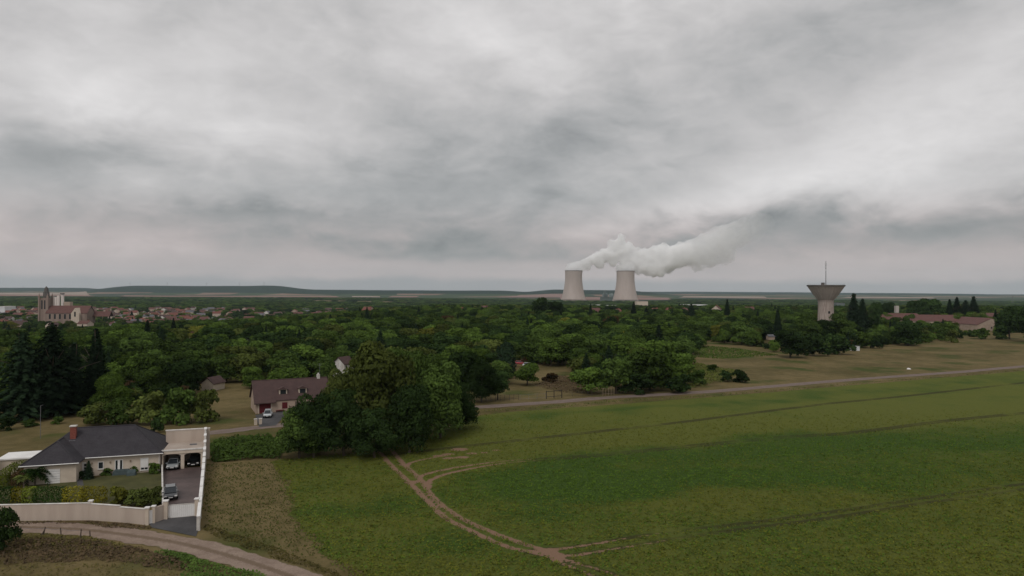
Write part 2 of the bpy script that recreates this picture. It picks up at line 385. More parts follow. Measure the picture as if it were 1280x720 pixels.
TR = [[(465,553),(471,561),(488,580.8),(513.4,604.7),(552.8,644),(589,663.7),(634,683.4),(679,693.3),(697,701.5)],
      [(478,552),(488,561),(505,580.8),(524.7,599),(541.5,621.5),(572.5,645.5),(617.5,666.5),(656.8,680.6),(682,689),(702,697)],
      [(524.7,602),(527.5,594.8),(552.8,587.8),(586.5,582),(628.7,576.6),(671,573.7)],
      [(536,610),(537,601.5),(555.6,593.4),(586.5,586.4),(628.7,579.4),(671,575.7)],
      [(507.8,584),(514,578.5),(533,573.7),(558.4,569.5)]]
TRAM = [[(679,693.3),(713,708.7),(741,720),(800,748)],[(682,689),(713,701.7),(769,719),(830,745)],
        [(671,573.7),(760,567),(860,557),(975,546),(1064,540),(1160,528),(1235,520),(1420,503)],
        [(671,576),(760,569.5),(860,559.5),(975,548.3),(1064,542),(1160,530),(1235,521.7),(1420,504.7)],
        [(660,689),(682,686.5),(713,684.8),(820,667.5),(927.8,655),(1035.6,640.8),(1143,624.7),(1269,606.7),(1420,585)],
        [(660,691),(713,694.7),(820,677.5),(909.8,664),(1035.6,648),(1143,631),(1280,612),(1420,590)],
        [(480,569),(540,562),(600,555),(700,544),(860,526),(1023,505.5),(1129,495),(1280,478),(1420,463)],
        [(480,570.5),(540,563.5),(600,556.5),(700,545.6),(860,527.4),(1023,506.7),(1129,496),(1280,479),(1420,464)]]
TRW = [spline(gp(l)) for l in TR]; TRAMW = [spline(gp(l)) for l in TRAM]
FIELD = [Vector(p) for p in gp([(338,576),(347,590),(358,612),(366,640),(378,665),(400,690),(450,725),(520,800)])] + [Vector((30, 40, 0)), Vector((140, 40, 0)), Vector((290, 180, 0))]
# far edge runs parallel to the lane, a verge away
edge = [G(1420,454), G(1280,463.5), G(1100,478.5), G(1000,487), G(880,497), G(760,506), G(640,514.5), G(600,519), G(540,544), G(480,562)]
FIELD += edge
# crop field : fine sheet, one vertex every 0.6 m
FS = .45; fx = np.arange(-62, 300, FS); fy = np.arange(40, 285, FS)
X, Yf = np.meshgrid(fx, fy)
wob = .5*vnoise(X, Yf, 3.1)+.35*vnoise(X+40, Yf, 1.3)
ins = inside(FIELD, X+wob, Yf+wob)
dsoil = np.full(X.shape, 9.)
qa, qb = G(682, 690), G(530, 598); fa = .06+.024*np.hypot(X-qa.x, Yf-qa.y); fb = .024*np.maximum(np.hypot(X-qb.x, Yf-qb.y)-7, 0)
for i, l in enumerate(TRW): dsoil = np.minimum(dsoil, dpoly(l, X, Yf)+(fb if i > 1 else 0))
for l in ([(697,701.5),(713,708.7),(741,720),(800,748)],[(702,697),(713,701.7),(769,719),(830,745)],[(682,689),(713,694.7),(770,686),(860,671.5)],[(682,687),(713,684.8),(820,667.5),(900,658)]):
    dsoil = np.minimum(dsoil, dpoly(spline(gp(l)), X, Yf)+fa)     # the ruts get fainter where they leave the fork
for (bx, by, rr) in [(575,562,1.0),(590,567,.5),(561,573,.6),(578,572,.7),(606,566,.3),(547,570,.5),(505,581,.5),(514,603,.6),(534,604,.3),(684,690,.7),(560,568,.6),(620,563,.3)]:
    q = G(bx, by); dsoil = np.minimum(dsoil, np.maximum(np.hypot((X-q.x)*.7, Yf-q.y)-rr, -.2)+.25)
dtram = np.full(X.shape, 9.)
for l in TRAMW: dtram = np.minimum(dtram, dpoly(l, X, Yf))
# patches: 1 = dark lush green, 0 = yellowing
lush = np.full(X.shape, .22)
def blob(px, py, rx, ry, amp, rot=0):
    global lush
    q = G(px, py); ddx = X-q.x+7*vnoise(X, Yf, 19.)+2.5*vnoise(Yf, X, 6.); ddy = Yf-q.y+5*vnoise(X+50, Yf, 14.)+1.8*vnoise(X, Yf+30, 5.); amp = amp*.8; c, s_ = math.cos(R(rot)), math.sin(R(rot))
    u = ddx*c+ddy*s_; v = -ddx*s_+ddy*c; lush = lush+amp*np.exp(-(u/rx)**2-(v/ry)**2)
for b in [(650,600,14,14,.7,0),(770,600,28,12,.6,15),(880,585,30,14,.55,15),(720,640,14,8,.35,0),(940,610,24,8,.3,0),(1150,560,45,12,.6,20),(1230,540,40,14,.4,20),
          (1060,552,30,8,.3,20),(900,562,30,6,.3,15),(740,632,16,3.5,-.5,10),(870,628,12,3.,-.6,0),(800,588,14,4,-.45,10),(905,592,16,3,-.45,10),(990,575,22,4,-.4,15),(1000,540,50,7,-.25,20),(860,545,40,8,-.35,20),(740,555,30,8,-.3,18),
          (1150,520,60,10,-.25,20),(700,515,60,4,.25,17),(900,503,60,4,.3,20),(1150,482,80,8,.35,22),(440,640,9,7,.55,0),(390,600,5,12,.35,0),(520,690,12,5,.3,0),(440,600,14,8,-.15,0),
          (470,655,9,5,-.25,0),(900,690,30,6,.12,10),(640,700,14,5,.15,0),(1100,600,50,8,.15,20),(1100,662,30,5,.2,10)]: blob(*b)
V = np.stack([X, Yf, np.full(X.shape, .02)], -1).reshape(-1, 3)
nX, nY = X.shape[1], X.shape[0]; ids = np.arange(nX*nY).reshape(nY, nX)
Q = np.stack([ids[:-1, :-1], ids[:-1, 1:], ids[1:, 1:], ids[1:, :-1]], -1).reshape(-1, 4)
Q = Q[ins.ravel()[Q].all(1)]
used = np.unique(Q); remap = -np.ones(len(V), int); remap[used] = np.arange(len(used))
m, t, out = newmat('crop field'); p = wpos(t)
def at(name): return t.new('ShaderNodeAttribute', attribute_name=name).outputs['Fac']
nA = t.noise(p, .09, 4, .6); nB = t.noise(p, 1.1, 4, .7); nC = t.noise(p, 5.5, 3, .8)
cbm = t.new('ShaderNodeMapping'); t.l.new(p, cbm.inputs[0]); cbm.inputs['Rotation'].default_value = (0, 0, R(-24)); cbm.inputs['Scale'].default_value = (.15, 1.6, 1)
rows = t.noise(cbm.outputs[0], 1.5, 3, .6)
lf = t.ramp(t.math('ADD', at('lush'), t.math('ADD', t.math('MULTIPLY', t.math('SUBTRACT', nA, .5), 1.6), t.math('MULTIPLY', t.math('SUBTRACT', rows, .5), .6))), .12, 1.0)
g1 = t.mix(lf, (.108, .120, .026), (.043, .080, .015))
g1 = t.mix(t.math('MULTIPLY', t.ramp(nB, .52, .70), .55), g1, (.056, .084, .016))
g1 = t.mix(t.math('MULTIPLY', t.ramp(nC, .50, .72), .6), g1, (.040, .054, .016))
g1 = t.mix(t.math('MULTIPLY', t.ramp(nC, .47, .30), .35), g1, (.16, .17, .035))
tw = t.math('ADD', at('dtram'), t.math('MULTIPLY', t.math('SUBTRACT', nB, .5), 1.0))
g1 = t.mix(t.math('MULTIPLY', t.math('MULTIPLY', t.ramp(tw, .75, .25), t.ramp(t.math('ADD', nA, t.math('MULTIPLY', nB, .5)), .55, .80)), .8), g1, (.040, .036, .016))
sw = t.math('ADD', at('dsoil'), t.math('ADD', t.math('MULTIPLY', t.math('SUBTRACT', nB, .5), .9), t.math('MULTIPLY', t.math('SUBTRACT', nC, .5), .5)))
soil = t.mix(nC, (.175, .102, .066), (.27, .178, .125))
g1 = t.mix(t.ramp(sw, .50, .34), g1, soil)
surf(t, out, g1, .95, .05, t.bump(t.math('ADD', nC, nB), .9, .15)); M['field'] = m
me = np_mesh('crop_field', V[used], remap[Q], m, True)
attr(me, 'dsoil', dsoil.ravel()[used]); attr(me, 'dtram', dtram.ravel()[used]); attr(me, 'lush', lush.ravel()[used])
tag(link_mesh('crop_field', me), kind='structure')

# crop plants where single plants can be made out
def leaf_quads(P, Nrm, size, squash=1.0):
    n = len(P); Nrm = Nrm/np.linalg.norm(Nrm, axis=1, keepdims=True)
    a = RNG.normal(size=(n, 3)); U = np.cross(Nrm, a); U /= np.linalg.norm(U, axis=1, keepdims=True); W = np.cross(Nrm, U)
    s_ = (size*RNG.uniform(.6, 1.3, n))[:, None]
    q = np.stack([P-U*s_*.5-W*s_*.32*squash, P+U*s_*.5-W*s_*.25*squash, P+U*s_*.42+W*s_*.32*squash, P-U*s_*.42+W*s_*.3*squash], 1)
    q += Nrm[:, None]*0
    return q.reshape(-1, 3), np.arange(4*n).reshape(n, 4)
def bilinear(A, x, y):
    i = np.clip(((x-fx[0])/FS).astype(int), 0, len(fx)-1); j = np.clip(((y-fy[0])/FS).astype(int), 0, len(fy)-1); return A[j, i]
N = 150000
pt = RNG.uniform(0, 1, (N, 2)); py_ = 62+pt[:, 1]**1.3*110; px_ = -50+pt[:, 0]*(50+.78*172)
ok = inside(FIELD, px_, py_) & (RNG.random(N) < np.clip((165-py_)/60, 0, 1)) & (px_ < .80*py_+3) & (bilinear(dsoil, px_, py_) > .44) & (bilinear(dtram, px_, py_) > .45)
x_, y_ = px_[ok], py_[ok]; lu = bilinear(lush, x_, y_)+.12*vnoise(x_, y_, 4.)+RNG.normal(0, .34, len(x_))
for nm, sel, mm in [('crop_plants', lu > .62, M['crop']), ('yellowing_crop_plants', lu <= .62, M['crop_o'])]:
    xx, yy = x_[sel], y_[sel]; k = 3
    P = np.stack([np.repeat(xx, k)+RNG.normal(0, .13, k*len(xx)), np.repeat(yy, k)+RNG.normal(0, .13, k*len(xx)), RNG.uniform(.06, .24, k*len(xx))], 1)
    Nn = np.stack([RNG.normal(0, .7, len(P)), RNG.normal(0, .7, len(P)), np.ones(len(P))], 1)
    v, q = leaf_quads(P, Nn, .16)
    o = link_mesh(nm, np_mesh(nm, v, q, mm)); tag(o, kind='stuff', cat='crop plants',
        label='lush green leafy crop growing across the field' if 'yellow' not in nm else 'yellowing leafy crop growing in the paler patches of field')

def ribbon(name, pts, wid, z, mat, wn=.3):
    V = []; n = len(pts); f = []
    for i, p in enumerate(pts):
        a = pts[max(i-1, 0)]; b = pts[min(i+1, n-1)]; d = Vector((b.x-a.x, b.y-a.y, 0)).normalized(); nn = Vector((-d.y, d.x, 0))
        wl = wid/2+wn*math.sin(i*1.7)*math.sin(i*.6); wr = wid/2+wn*math.sin(i*1.3+2)*math.sin(i*.77)
        for u in (-wl, -wid*.17, wid*.17, wr): q = p+nn*u; V.append((q.x, q.y, T(q.x, q.y)+z))
    for i in range(n-1):
        for k in range(3): a = i*4+k; f.append((a, a+1, a+5, a+4))
    o = MB().add(V, f).build(name, mat); tag(o, kind='structure')
    me = o.data; u = np.tile([-1., -.34, .34, 1.], n); attr(me, 'across', u); return o
def road_mat(name, c1, c2, mid, midamt):
    m, t, out = newmat(name); p = wpos(t); n = t.noise(p, .5, 5, .7); n2 = t.noise(p, 5, 3, .7)
    c = t.mix(t.ramp(t.math('ADD', t.math('MULTIPLY', n, .6), t.math('MULTIPLY', n2, .4)), .35, .65), c1, c2)
    a = t.math('ABSOLUTE', t.new('ShaderNodeAttribute', attribute_name='across').outputs['Fac'])
    f = t.math('MULTIPLY', t.ramp(t.math('ADD', a, t.math('MULTIPLY', t.math('SUBTRACT', n2, .5), .5)), .30, .10), midamt)
    c = t.mix(f, c, mid)
    c = t.mix(t.ramp(t.math('ADD', a, t.math('MULTIPLY', t.math('SUBTRACT', n, .5), .8)), .90, 1.05), c, (.09, .08, .035))
    surf(t, out, c, .95, .08, t.bump(n2, .5, .05)); return m
ribbon('lane', LANE, 4.2, .03, road_mat('pale lane gravel', (.15, .115, .10), (.21, .165, .145), (.12, .10, .07), .35))
ribbon('dirt_road', ROAD, 3.7, .03, road_mat('dirt road', (.19, .14, .11), (.28, .215, .17), (.12, .085, .055), .7))
def sheet(name, pts, z, mat):
    o = MB().poly([(p[0], p[1], z) for p in pts]).build(name, mat); return tag(o, kind='structure')

tick('------------- trees')
# ------------------------------------------------------------------ trees
def unit(v): return v/np.linalg.norm(v, axis=1, keepdims=True)
def crown_mesh(name, seed, mat, nl=1900, lobes=13, flat=.8, base=.22, size=.085, wid=.48):
    """unit tree crown (total height 1, crown radius wid), leaf faces over the skins of many lobes"""
    g = np.random.default_rng(seed); P = []; Nn = []
    cs = [(0, 0, .60, .30), (0, 0, .34, .27)]
    for i in range(lobes):
        a = 2.399*i+g.uniform(-.5, .5); h = base+.10+(.84-base-.10)*(((i*7)%lobes)/(lobes-1))*g.uniform(.85, 1.1); h = min(h, .86); rr = wid*.62*math.sqrt(max(0.05, 1-((h-.42)/.58)**2))*g.uniform(.65, 1.1)
        cs.append((rr*math.cos(a), rr*math.sin(a), h, g.uniform(.14, .24)))
    tot = sum(c[3]**2 for c in cs)
    for c in cs:
        n = int(nl*c[3]**2/tot)+4; d = unit(g.normal(size=(n, 3))); d[:, 2] = np.where(d[:, 2] < -.35, -d[:, 2], d[:, 2])
        r = c[3]*(1-.30*g.random(n)**1.5)*(1+.16*np.sin(d[:, 0]*9+seed)*np.sin(d[:, 1]*8+c[0]*30)*np.sin(d[:, 2]*7))
        P.append(np.array(c[:3])+d*r[:, None]*np.array([1, 1, flat])); Nn.append(d+g.normal(0, .45, (n, 3)))
    P = np.concatenate(P); Nn = np.concatenate(Nn); P[:, 2] = np.maximum(P[:, 2], .02+.05*g.random(len(P)))
    v, q = leaf_quads(P, Nn, size); return np_mesh(name, v, q, mat)
def trunk_mesh(name, seed, mat, top=.62, r=.028):
    g = random.Random(seed); b = MB(); p0 = Vector((0, 0, -.03)); p1 = Vector((g.uniform(-.02, .02), g.uniform(-.02, .02), .3)); p2 = Vector((g.uniform(-.04, .04), g.uniform(-.04, .04), top))
    b.bar(p0, p1, r, r*.7, 7); b.bar(p1, p2, r*.7, r*.25, 6)
    for i in range(5):
        a = g.uniform(0, 6.28); s_ = p1.lerp(p2, g.uniform(0, .6)); b.bar(s_, s_+Vector((math.cos(a)*.26, math.sin(a)*.26, g.uniform(.1, .24))), r*.4, r*.1, 5)
    me = bpy.data.meshes.new(name); me.from_pydata(b.v, [], b.f); me.materials.append(mat); return me
def conifer_mesh(name, seed, mat, nl=6000, wid=.20, pw=1.0):
    g = np.random.default_rng(seed); P = []; Nn = []
    lev = 30
    for i in range(lev):
        h = .07+.90*i/lev; R_ = wid*(1-((h-.05)/.97)**(1.15*pw))+.012; nb = int(7+8*(1-h)); o = g.uniform(0, 6.28)
        for k in range(nb):
            a = o+6.283*k/nb+g.normal(0, .12); L = R_*g.uniform(.7, 1.15); n = max(3, int(nl/(lev*12)*L/wid*3.2))
            u = g.random(n)**.7; z = h+.02-.05*u**1.4+g.normal(0, .006, n)
            P.append(np.stack([np.cos(a)*L*u+g.normal(0, .010, n), np.sin(a)*L*u+g.normal(0, .010, n), z], 1))
            Nn.append(np.stack([np.cos(a)*.5+g.normal(0, .35, n), np.sin(a)*.5+g.normal(0, .35, n), np.full(n, .8)], 1))
    v, q = leaf_quads(np.concatenate(P), np.concatenate(Nn), 0.024, 1.1); return np_mesh(name, v, q, mat)
def column_mesh(name, seed, mat, nl=1800, wid=.22):
    g = np.random.default_rng(seed); z = g.random(nl); a = g.uniform(0, 6.283, nl)
    r = wid*np.minimum(1, (z/.12+.35))*np.sqrt(np.clip(1-z**5, 0, 1))*(1+.10*np.sin(a*7+z*20))*(1-.25*g.random(nl)**2)
    P = np.stack([np.cos(a)*r, np.sin(a)*r, .03+z*.97], 1); Nn = np.stack([np.cos(a), np.sin(a), .3+g.normal(0, .4, nl)], 1)+g.normal(0, .3, (nl, 3))
    v, q = leaf_quads(P, Nn, .05); return np_mesh(name, v, q, mat)
COLN = {'mid': 'mid green', 'dark': 'dark green', 'bright': 'bright green', 'olive': 'olive green', 'yellow': 'yellow green', 'russet': 'russet brown'}
BR = {}
for ci, c in enumerate(COLN):
    BR[c] = [crown_mesh('crown', 100+i, M['broad_'+c], nl=3800, lobes=15+2*i, wid=[.44, .5, .4, .47, .55][i], flat=[.85, .75, .95, .85, .8][i], base=[.10, .06, .12, .05, .08][i], size=.056) for i in range(5)]
BIG = {c: [crown_mesh('crown', 200+i+7*len(c), M['broad_'+c], nl=11000, lobes=26+4*i, wid=[.46, .52][i], flat=[.9, .8][i], base=.03, size=.034) for i in range(2)] for c in ('mid', 'dark', 'bright', 'olive')}
BUSH = {c: [crown_mesh('crown', 300+i, M['broad_'+c], nl=1500, lobes=12, wid=.60, flat=1.0, base=.0, size=.10) for i in range(3)] for c in COLN}
TRUNKS = [trunk_mesh('trunk', i, M['bark']) for i in range(4)]
TRUNKS_C = [trunk_mesh('trunk', 9, M['bark'], .95, .016)]
CON = [conifer_mesh('crown', 500, M['conifer'], wid=.20), conifer_mesh('crown', 501, M['conifer'], wid=.26, pw=1.3), conifer_mesh('crown', 502, M['conifer'], wid=.16)]
COLM = [column_mesh('crown', 600, M['conifer'])]
GROUPS = {'broad': 'broadleaf trees of the wood', 'bush': 'bushes and shrubs', 'con': 'tall dark conifers', 'col': 'columnar conifers'}
NAMES = {'broad': 'broadleaf_tree', 'bush': 'bush', 'con': 'conifer_tree', 'col': 'columnar_conifer'}
CATS = {'broad': 'tree', 'bush': 'bush', 'con': 'conifer', 'col': 'conifer'}
PLACED = []   # (x, y, h, w(scale), kind, colour, label)
def put_tree(d):
    x, y, h, ws, kind, c, label = d['x'], d['y'], d['h'], d['ws'], d['kind'], d['c'], d['label']
    z = T(x, y)-.05; rs = random.Random(int(x*13+y*7)); rz = rs.uniform(0, 6.28)
    e = empty(NAMES[kind], (x, y, z), rz, label=label, cat=CATS[kind], group=d.get('group', GROUPS[kind]))
    e.scale = (ws, ws, h)
    me = {'broad': lambda: rs.choice(BR[c]), 'big': lambda: rs.choice(BIG[c]), 'bush': lambda: rs.choice(BUSH[c]), 'con': lambda: rs.choice(CON), 'col': lambda: COLM[0]}['big' if kind == 'broad' and c in BIG and y < 175 and h > 6 else kind]()
    if 'mesh' in d: me = d['mesh']
    link_mesh('crown', me, e)
    if kind != 'bush': link_mesh('trunk', (TRUNKS_C if kind in ('con', 'col') else TRUNKS)[0 if kind in ('con', 'col') else rs.randrange(4)], e)
    return e
def hero(px, base, top, wpx, kind, c, label, mesh=None, dy=0):
    p = G(px, base); Y = p.y; r = ray(px, top); z = CAMH+r.z/r.y*Y; h = z-p.z
    k = {'broad': .96, 'bush': 1.24, 'con': .42, 'col': .44}[kind]
    d = dict(x=p.x, y=p.y, h=h*1.03, ws=wpx*Y/F/k, kind=kind, c=c, label=label)
    if mesh: d['mesh'] = mesh
    d['hero'] = True; PLACED.append(d)
hd = 'in the dark clump right of the brown-roofed house'
HERO = [
 (28,524,414,60,'con','', 'tall dark spruce at the far left behind the neighbour\'s red roof'),
 (64,520,403,62,'con','', 'tallest dark spruce behind the slate-roofed bungalow, left of its chimney'),
 (92,512,428,50,'con','', 'lower dark spruce between the two tallest spruces left of the bungalow chimney'),
 (120,508,410,48,'con','', 'slim dark spruce right above the bungalow chimney'),
 (118,531,504,44,'bush','olive','yellowish shrub at left end of the shrub row behind the bungalow'),
 (150,531,498,50,'bush','mid','second shrub from the left in the row behind the slate roof'),
 (186,530,490,54,'bush','olive','third shrub from the left in the row behind the slate roof'),
 (222,529,483,56,'bush','mid','tall shrub fourth from the left in the row behind the slate roof'),
 (254,527,486,46,'bush','olive','rightmost shrub of the row beside the open lawn'),
 (37,533,524,24,'bush','mid','low round bush on the grass behind the bungalow, left of a pole'),
 (8,538,520,26,'bush','dark','dark low bush at far left edge behind the bungalow'),
 (72,530,520,16,'bush','mid','small low bush right of the pole behind the bungalow'),
 (196,541,522,18,'bush','dark','dark bush between the slate roof hip and the garage court'),
 (374,573,512,62,'broad','mid','low green tree at the left end of the dark clump in front of the lane'),
 (392,572,492,66,'broad','dark','dark tree in front of the right end of the brown-roofed house'),
 (388,566,524,46,'bush','dark','dark bush at the foot of the clump right of the overgrown bank'),
 (430,570,486,66,'broad','dark','dark low-branched tree in the middle of the clump beside the crop field'),
 (426,540,462,52,'broad','olive','olive tree behind the clump touching the roof of the brown-roofed house'),
 (474,560,431,96,'broad','olive','tallest olive tree rising from the clump before the lane'),
 (468,572,510,60,'broad','dark','dark bush-like tree at the foot of the tallest olive tree'),
 (512,566,480,66,'broad','dark','dark tree just left of where the wheel tracks start'),
 (550,548,455,72,'broad','mid','full green tree at the right end of the clump near the lane'),
 (530,530,440,56,'broad','mid','mid green tree behind the right end of the clump'),
 (575,537,478,50,'broad','dark','dark tree hanging over the lane at the right end of the clump'),
 (602,503,446,44,'broad','dark','dark ragged tree where the lane comes out from the trees'),
 (578,500,436,46,'broad','dark','dark tree behind the right end of the clump'),
 (622,500,462,36,'broad','dark','round dark tree behind the iron railing at the lane'),
 (633,473,429,23,'col','', 'dense black-green columnar conifer standing alone above the small lawn'),
 (659,482,453,36,'broad','bright','round green orchard tree on the small lawn beyond the lane'),
 (688,479,466,24,'bush','russet','brownish shrub on the slope right of the small lawn'),
 (735,492,457,52,'broad','bright','bright tree behind the pale stakes on the lane'),
 (770,492,446,50,'broad','mid','mid green tree behind the pale stakes, second row'),
 (812,488,430,62,'broad','mid','large rounded green tree at the lane edge of the wood'),
 (845,484,440,50,'broad','bright','pointed green tree at the right corner of the wood by the meadow'),
 (795,492,466,50,'bush','dark','dark thicket at the foot of the large rounded tree by the lane'),
 (850,491,468,36,'bush','dark','dark bush beside the green netting at the lane'),
 (872,481,462,30,'bush','mid','mid green bush on the lane side of the dry meadow'),
 (908,477,463,22,'bush','dark','smaller left bush of the pair alone in the meadow'),
 (926,478,462,27,'bush','dark','larger right bush of the pair alone in the meadow'),
 (890,466,455,20,'bush','mid','little bush among tall weeds at the meadow edge'),
 (988,447,414,44,'broad','dark','dark round tree at the front of the wood left of the water tower'),
 (1020,445,416,40,'bush','dark','dark bush at the meadow edge below the water tower'),
 (1048,443,417,42,'bush','dark','dark bush at the meadow edge just right of the water tower'),
 (1135,432,398,40,'broad','dark','large dark round tree before the long red-roofed hall'),
 (1067,418,366,26,'con','', 'tall spruce just right of the water tower, highest on that side'),
 (1078,420,373,24,'con','', 'spruce beside the tallest one right of the water tower'),
 (1092,418,377,26,'broad','dark','dark tree right of the two spruces by the water tower'),
 (1104,404,377,24,'broad','dark','dark rounded tree left of the long red-roofed hall'),
 (1112,404,379,24,'broad','dark','second dark rounded tree left of the long red-roofed hall'),
 (1146,404,374,30,'broad','dark','dark spreading tree behind the left half of the long hall'),
 (1164,404,372,34,'broad','dark','widest dark tree behind the middle of the long hall'),
 (1187,404,374,17,'con','', 'leftmost spruce on the skyline behind the long hall'),
 (1196,404,371,18,'con','', 'second spruce from the left on the skyline behind the long hall'),
 (1207,404,375,19,'con','', 'third spruce from the left on the skyline behind the long hall'),
 (1217,404,370,20,'con','', 'rightmost and tallest spruce on the skyline behind the long hall'),
 (1232,404,381,24,'broad','mid','rounded tree at the right end of the long hall'),
 (1262,424,384,36,'broad','dark','large dark tree at the right edge of the picture beyond the meadow'),
 (1290,428,386,40,'broad','dark','dark tree cut by the right edge of the picture'),
 (1225,424,410,22,'bush','mid','green bush in front of the cream gable of the long hall'),
 (1190,428,411,22,'bush','olive','olive bush along the meadow below the long hall'),
 (1250,424,413,20,'bush','mid','green bush right of the cream gable'),
 (676,402,371,28,'broad','dark','leftmost of the dark crowns rising into the skyline left of the cooling towers'),
 (694,403,373,26,'broad','dark','rightmost of the dark crowns rising into the skyline left of the cooling towers'),
 (738,404,379,10,'con','', 'small spruce below the left cooling tower'),
 (792,404,377,13,'con','', 'dark spruce below the right cooling tower'),
 (864,404,379,14,'con','', 'dark spruce left of the long white sheds'),
 (909,404,374,14,'con','', 'dark pointed tree beside the cream gabled house near the skyline'),
 (870,412,393,14,'con','', 'dark conifer below the white sheds right of the towers'),
 (972,428,386,20,'con','', 'dark conifer left of the water tower, half way up the wood'),
]
HERO += [(1010,432,393,34,'broad','mid','mid green tree hiding the left side of the water tower foot'),(1030,430,395,30,'broad','dark','dark tree right before the water tower foot'),
 (1052,430,393,34,'broad','mid','mid green tree hiding the right side of the water tower foot'),(504,548,442,66,'broad','mid','mid green tree right of the tallest one in the clump')]
HERO.append((4,692,634,34,'broad','dark','dark leafy tree at the lower left corner beside the dirt road'))
for h in HERO: hero(*h)

tick('# fill of the wood')
# fill of the wood
FR_PX = [-300,60,130,225,258,262,290,294,306,315,420,425,600,640,650,700,725,850,866,880,925,960,1065,1110,1260,1400,1600]
FR_PY = [520,524,520,506,494,481,481,484,478,497,497,499,496,476,468,462,486,480,447,429,431,440,439,434,418,409,400]
PROT = [(303,402,472,522,160),(262,286,458,484,200),(298,311,408,420,330),(426,448,448,470,225),(644,664,445,456,250),
        (46,122,355,400,800),(738,762,384,391,700),(770,786,384,391,700),(806,866,384,391,700),(738,808,380,386,1500),(860,890,380,386,1500),
        (1112,1152,390,399,540),(1166,1200,391,400,540),(1200,1242,396,411,525),(1022,1043,372,392,430),(895,912,381,389,600),(958,972,416,424,400),(1064,1076,424,438,345),(450,480,382,396,560),(572,612,382,391,600),
        (232,242,412,420,380),(700,820,330,378,3000),(1230,1260,390,400,430),(0,1280,300,379,1500)]
def too_high(tx, ty, Y):
    return Y < 1700 and tx < 420 and ty < np.interp(tx, [-50, 0, 130, 200, 270, 300, 420], [413, 410, 406, 399, 393, 387, 384])
cand = []
NS = 40000
xs = RNG.uniform(-950, 1100, NS); ys = RNG.uniform(140, 1150, NS)
ordr = np.argsort(ys); xs = xs[ordr]; ys = ys[ordr]; grid = {}
for x, y in zip(xs, ys):
    if abs(x) > .86*y+20: continue
    bx, by = PX(x, y, T(x, y))
    if by > np.interp(bx, FR_PX, FR_PY): continue
    left = x/y < -.2
    if left and y > 700 and random.random() < .3: continue
    h = random.uniform(6.0, 12.5) if y > 230 else random.uniform(6.5, 11)
    if y > 700: h = random.uniform(7, 12)
    if bx > 960 and y < 420: h = random.uniform(5.5, 8.8) if bx < 1100 else random.uniform(4, 7.5)
    sp = .43*h+ (.8 if y < 500 else 2.5)
    ci, cj = int(x//8), int(y//8); bad = False
    for i in (-1, 0, 1):
        for j in (-1, 0, 1):
            for (a, b, r_) in grid.get((ci+i, cj+j), ()):
                if (a-x)**2+(b-y)**2 < (.5*(sp+r_))**2: bad = True
    if bad: continue
    for d in PLACED:
        if d['y'] > 130 and abs(d['y']-y) < 25 and (d['x']-x)**2+(d['y']-y)**2 < (.32*d['ws']+.30*h)**2: bad = True; break
    if bad: continue
    tx, ty = PX(x, y, T(x, y)+h); hw = .48*h*F/y*.9
    if too_high(tx, ty, y) and not (y > 720 and random.random() < .28): continue
    for (a0, a1, b0, b1, yy) in PROT:
        if y < yy and tx+hw > a0 and tx-hw < a1 and ty < b1 and by > b0: bad = True; break
    if bad: continue
    grid.setdefault((ci, cj), []).append((x, y, sp))
    q = random.random(); s_ = .5+.5*float(vnoise(x, y, 45.))
    if q < .028: kind, c = 'con', ''
    else: kind = 'broad'; c = random.choices(['mid', 'dark', 'bright', 'olive', 'yellow', 'russet'], [.42, .18+.25*(1-s_), .24+.2*s_, .10, .03, .010])[0]
    if kind == 'broad' and (bx > 960 and y < 420 and random.random() < .55): kind = 'bush'
    ws = {'broad': h*random.uniform(.95, 1.3), 'con': h*1.3*random.uniform(.8, 1.1), 'bush': h*random.uniform(.9, 1.2)}[kind]
    if kind == 'con': h *= 1.25
    cand.append(dict(x=x, y=y, h=h, ws=ws, kind=kind, c=c))
tick('# who shows largest')
# who shows largest: coarse front-to-back visibility count
buf = np.zeros((360, 640), bool)
allt = sorted([d for d in PLACED+cand], key=lambda d: d['y'])
for d in allt:
    z0 = T(d['x'], d['y']); x0, yb = PX(d['x'], d['y'], z0+.1*d['h']); _, yt = PX(d['x'], d['y'], z0+d['h']*.97)
    hw = {'broad': .46, 'bush': .6, 'con': .16, 'col': .2}[d['kind']]*d['ws']*F/d['y']
    a0, a1 = int((x0-hw)/2), int((x0+hw)/2)+1; b0, b1 = int(yt/2), int(yb/2)+1
    a0, a1 = max(a0, 0), min(a1, 640); b0, b1 = max(b0, 0), min(b1, 360)
    if a1 <= a0 or b1 <= b0: d['vis'] = 0; d['px'] = (x0, .5*(yt+yb)); continue
    sub = buf[b0:b1, a0:a1]; d['vis'] = int((~sub).sum()); d['px'] = (x0, .5*(yt+yb)); sub[:] = True
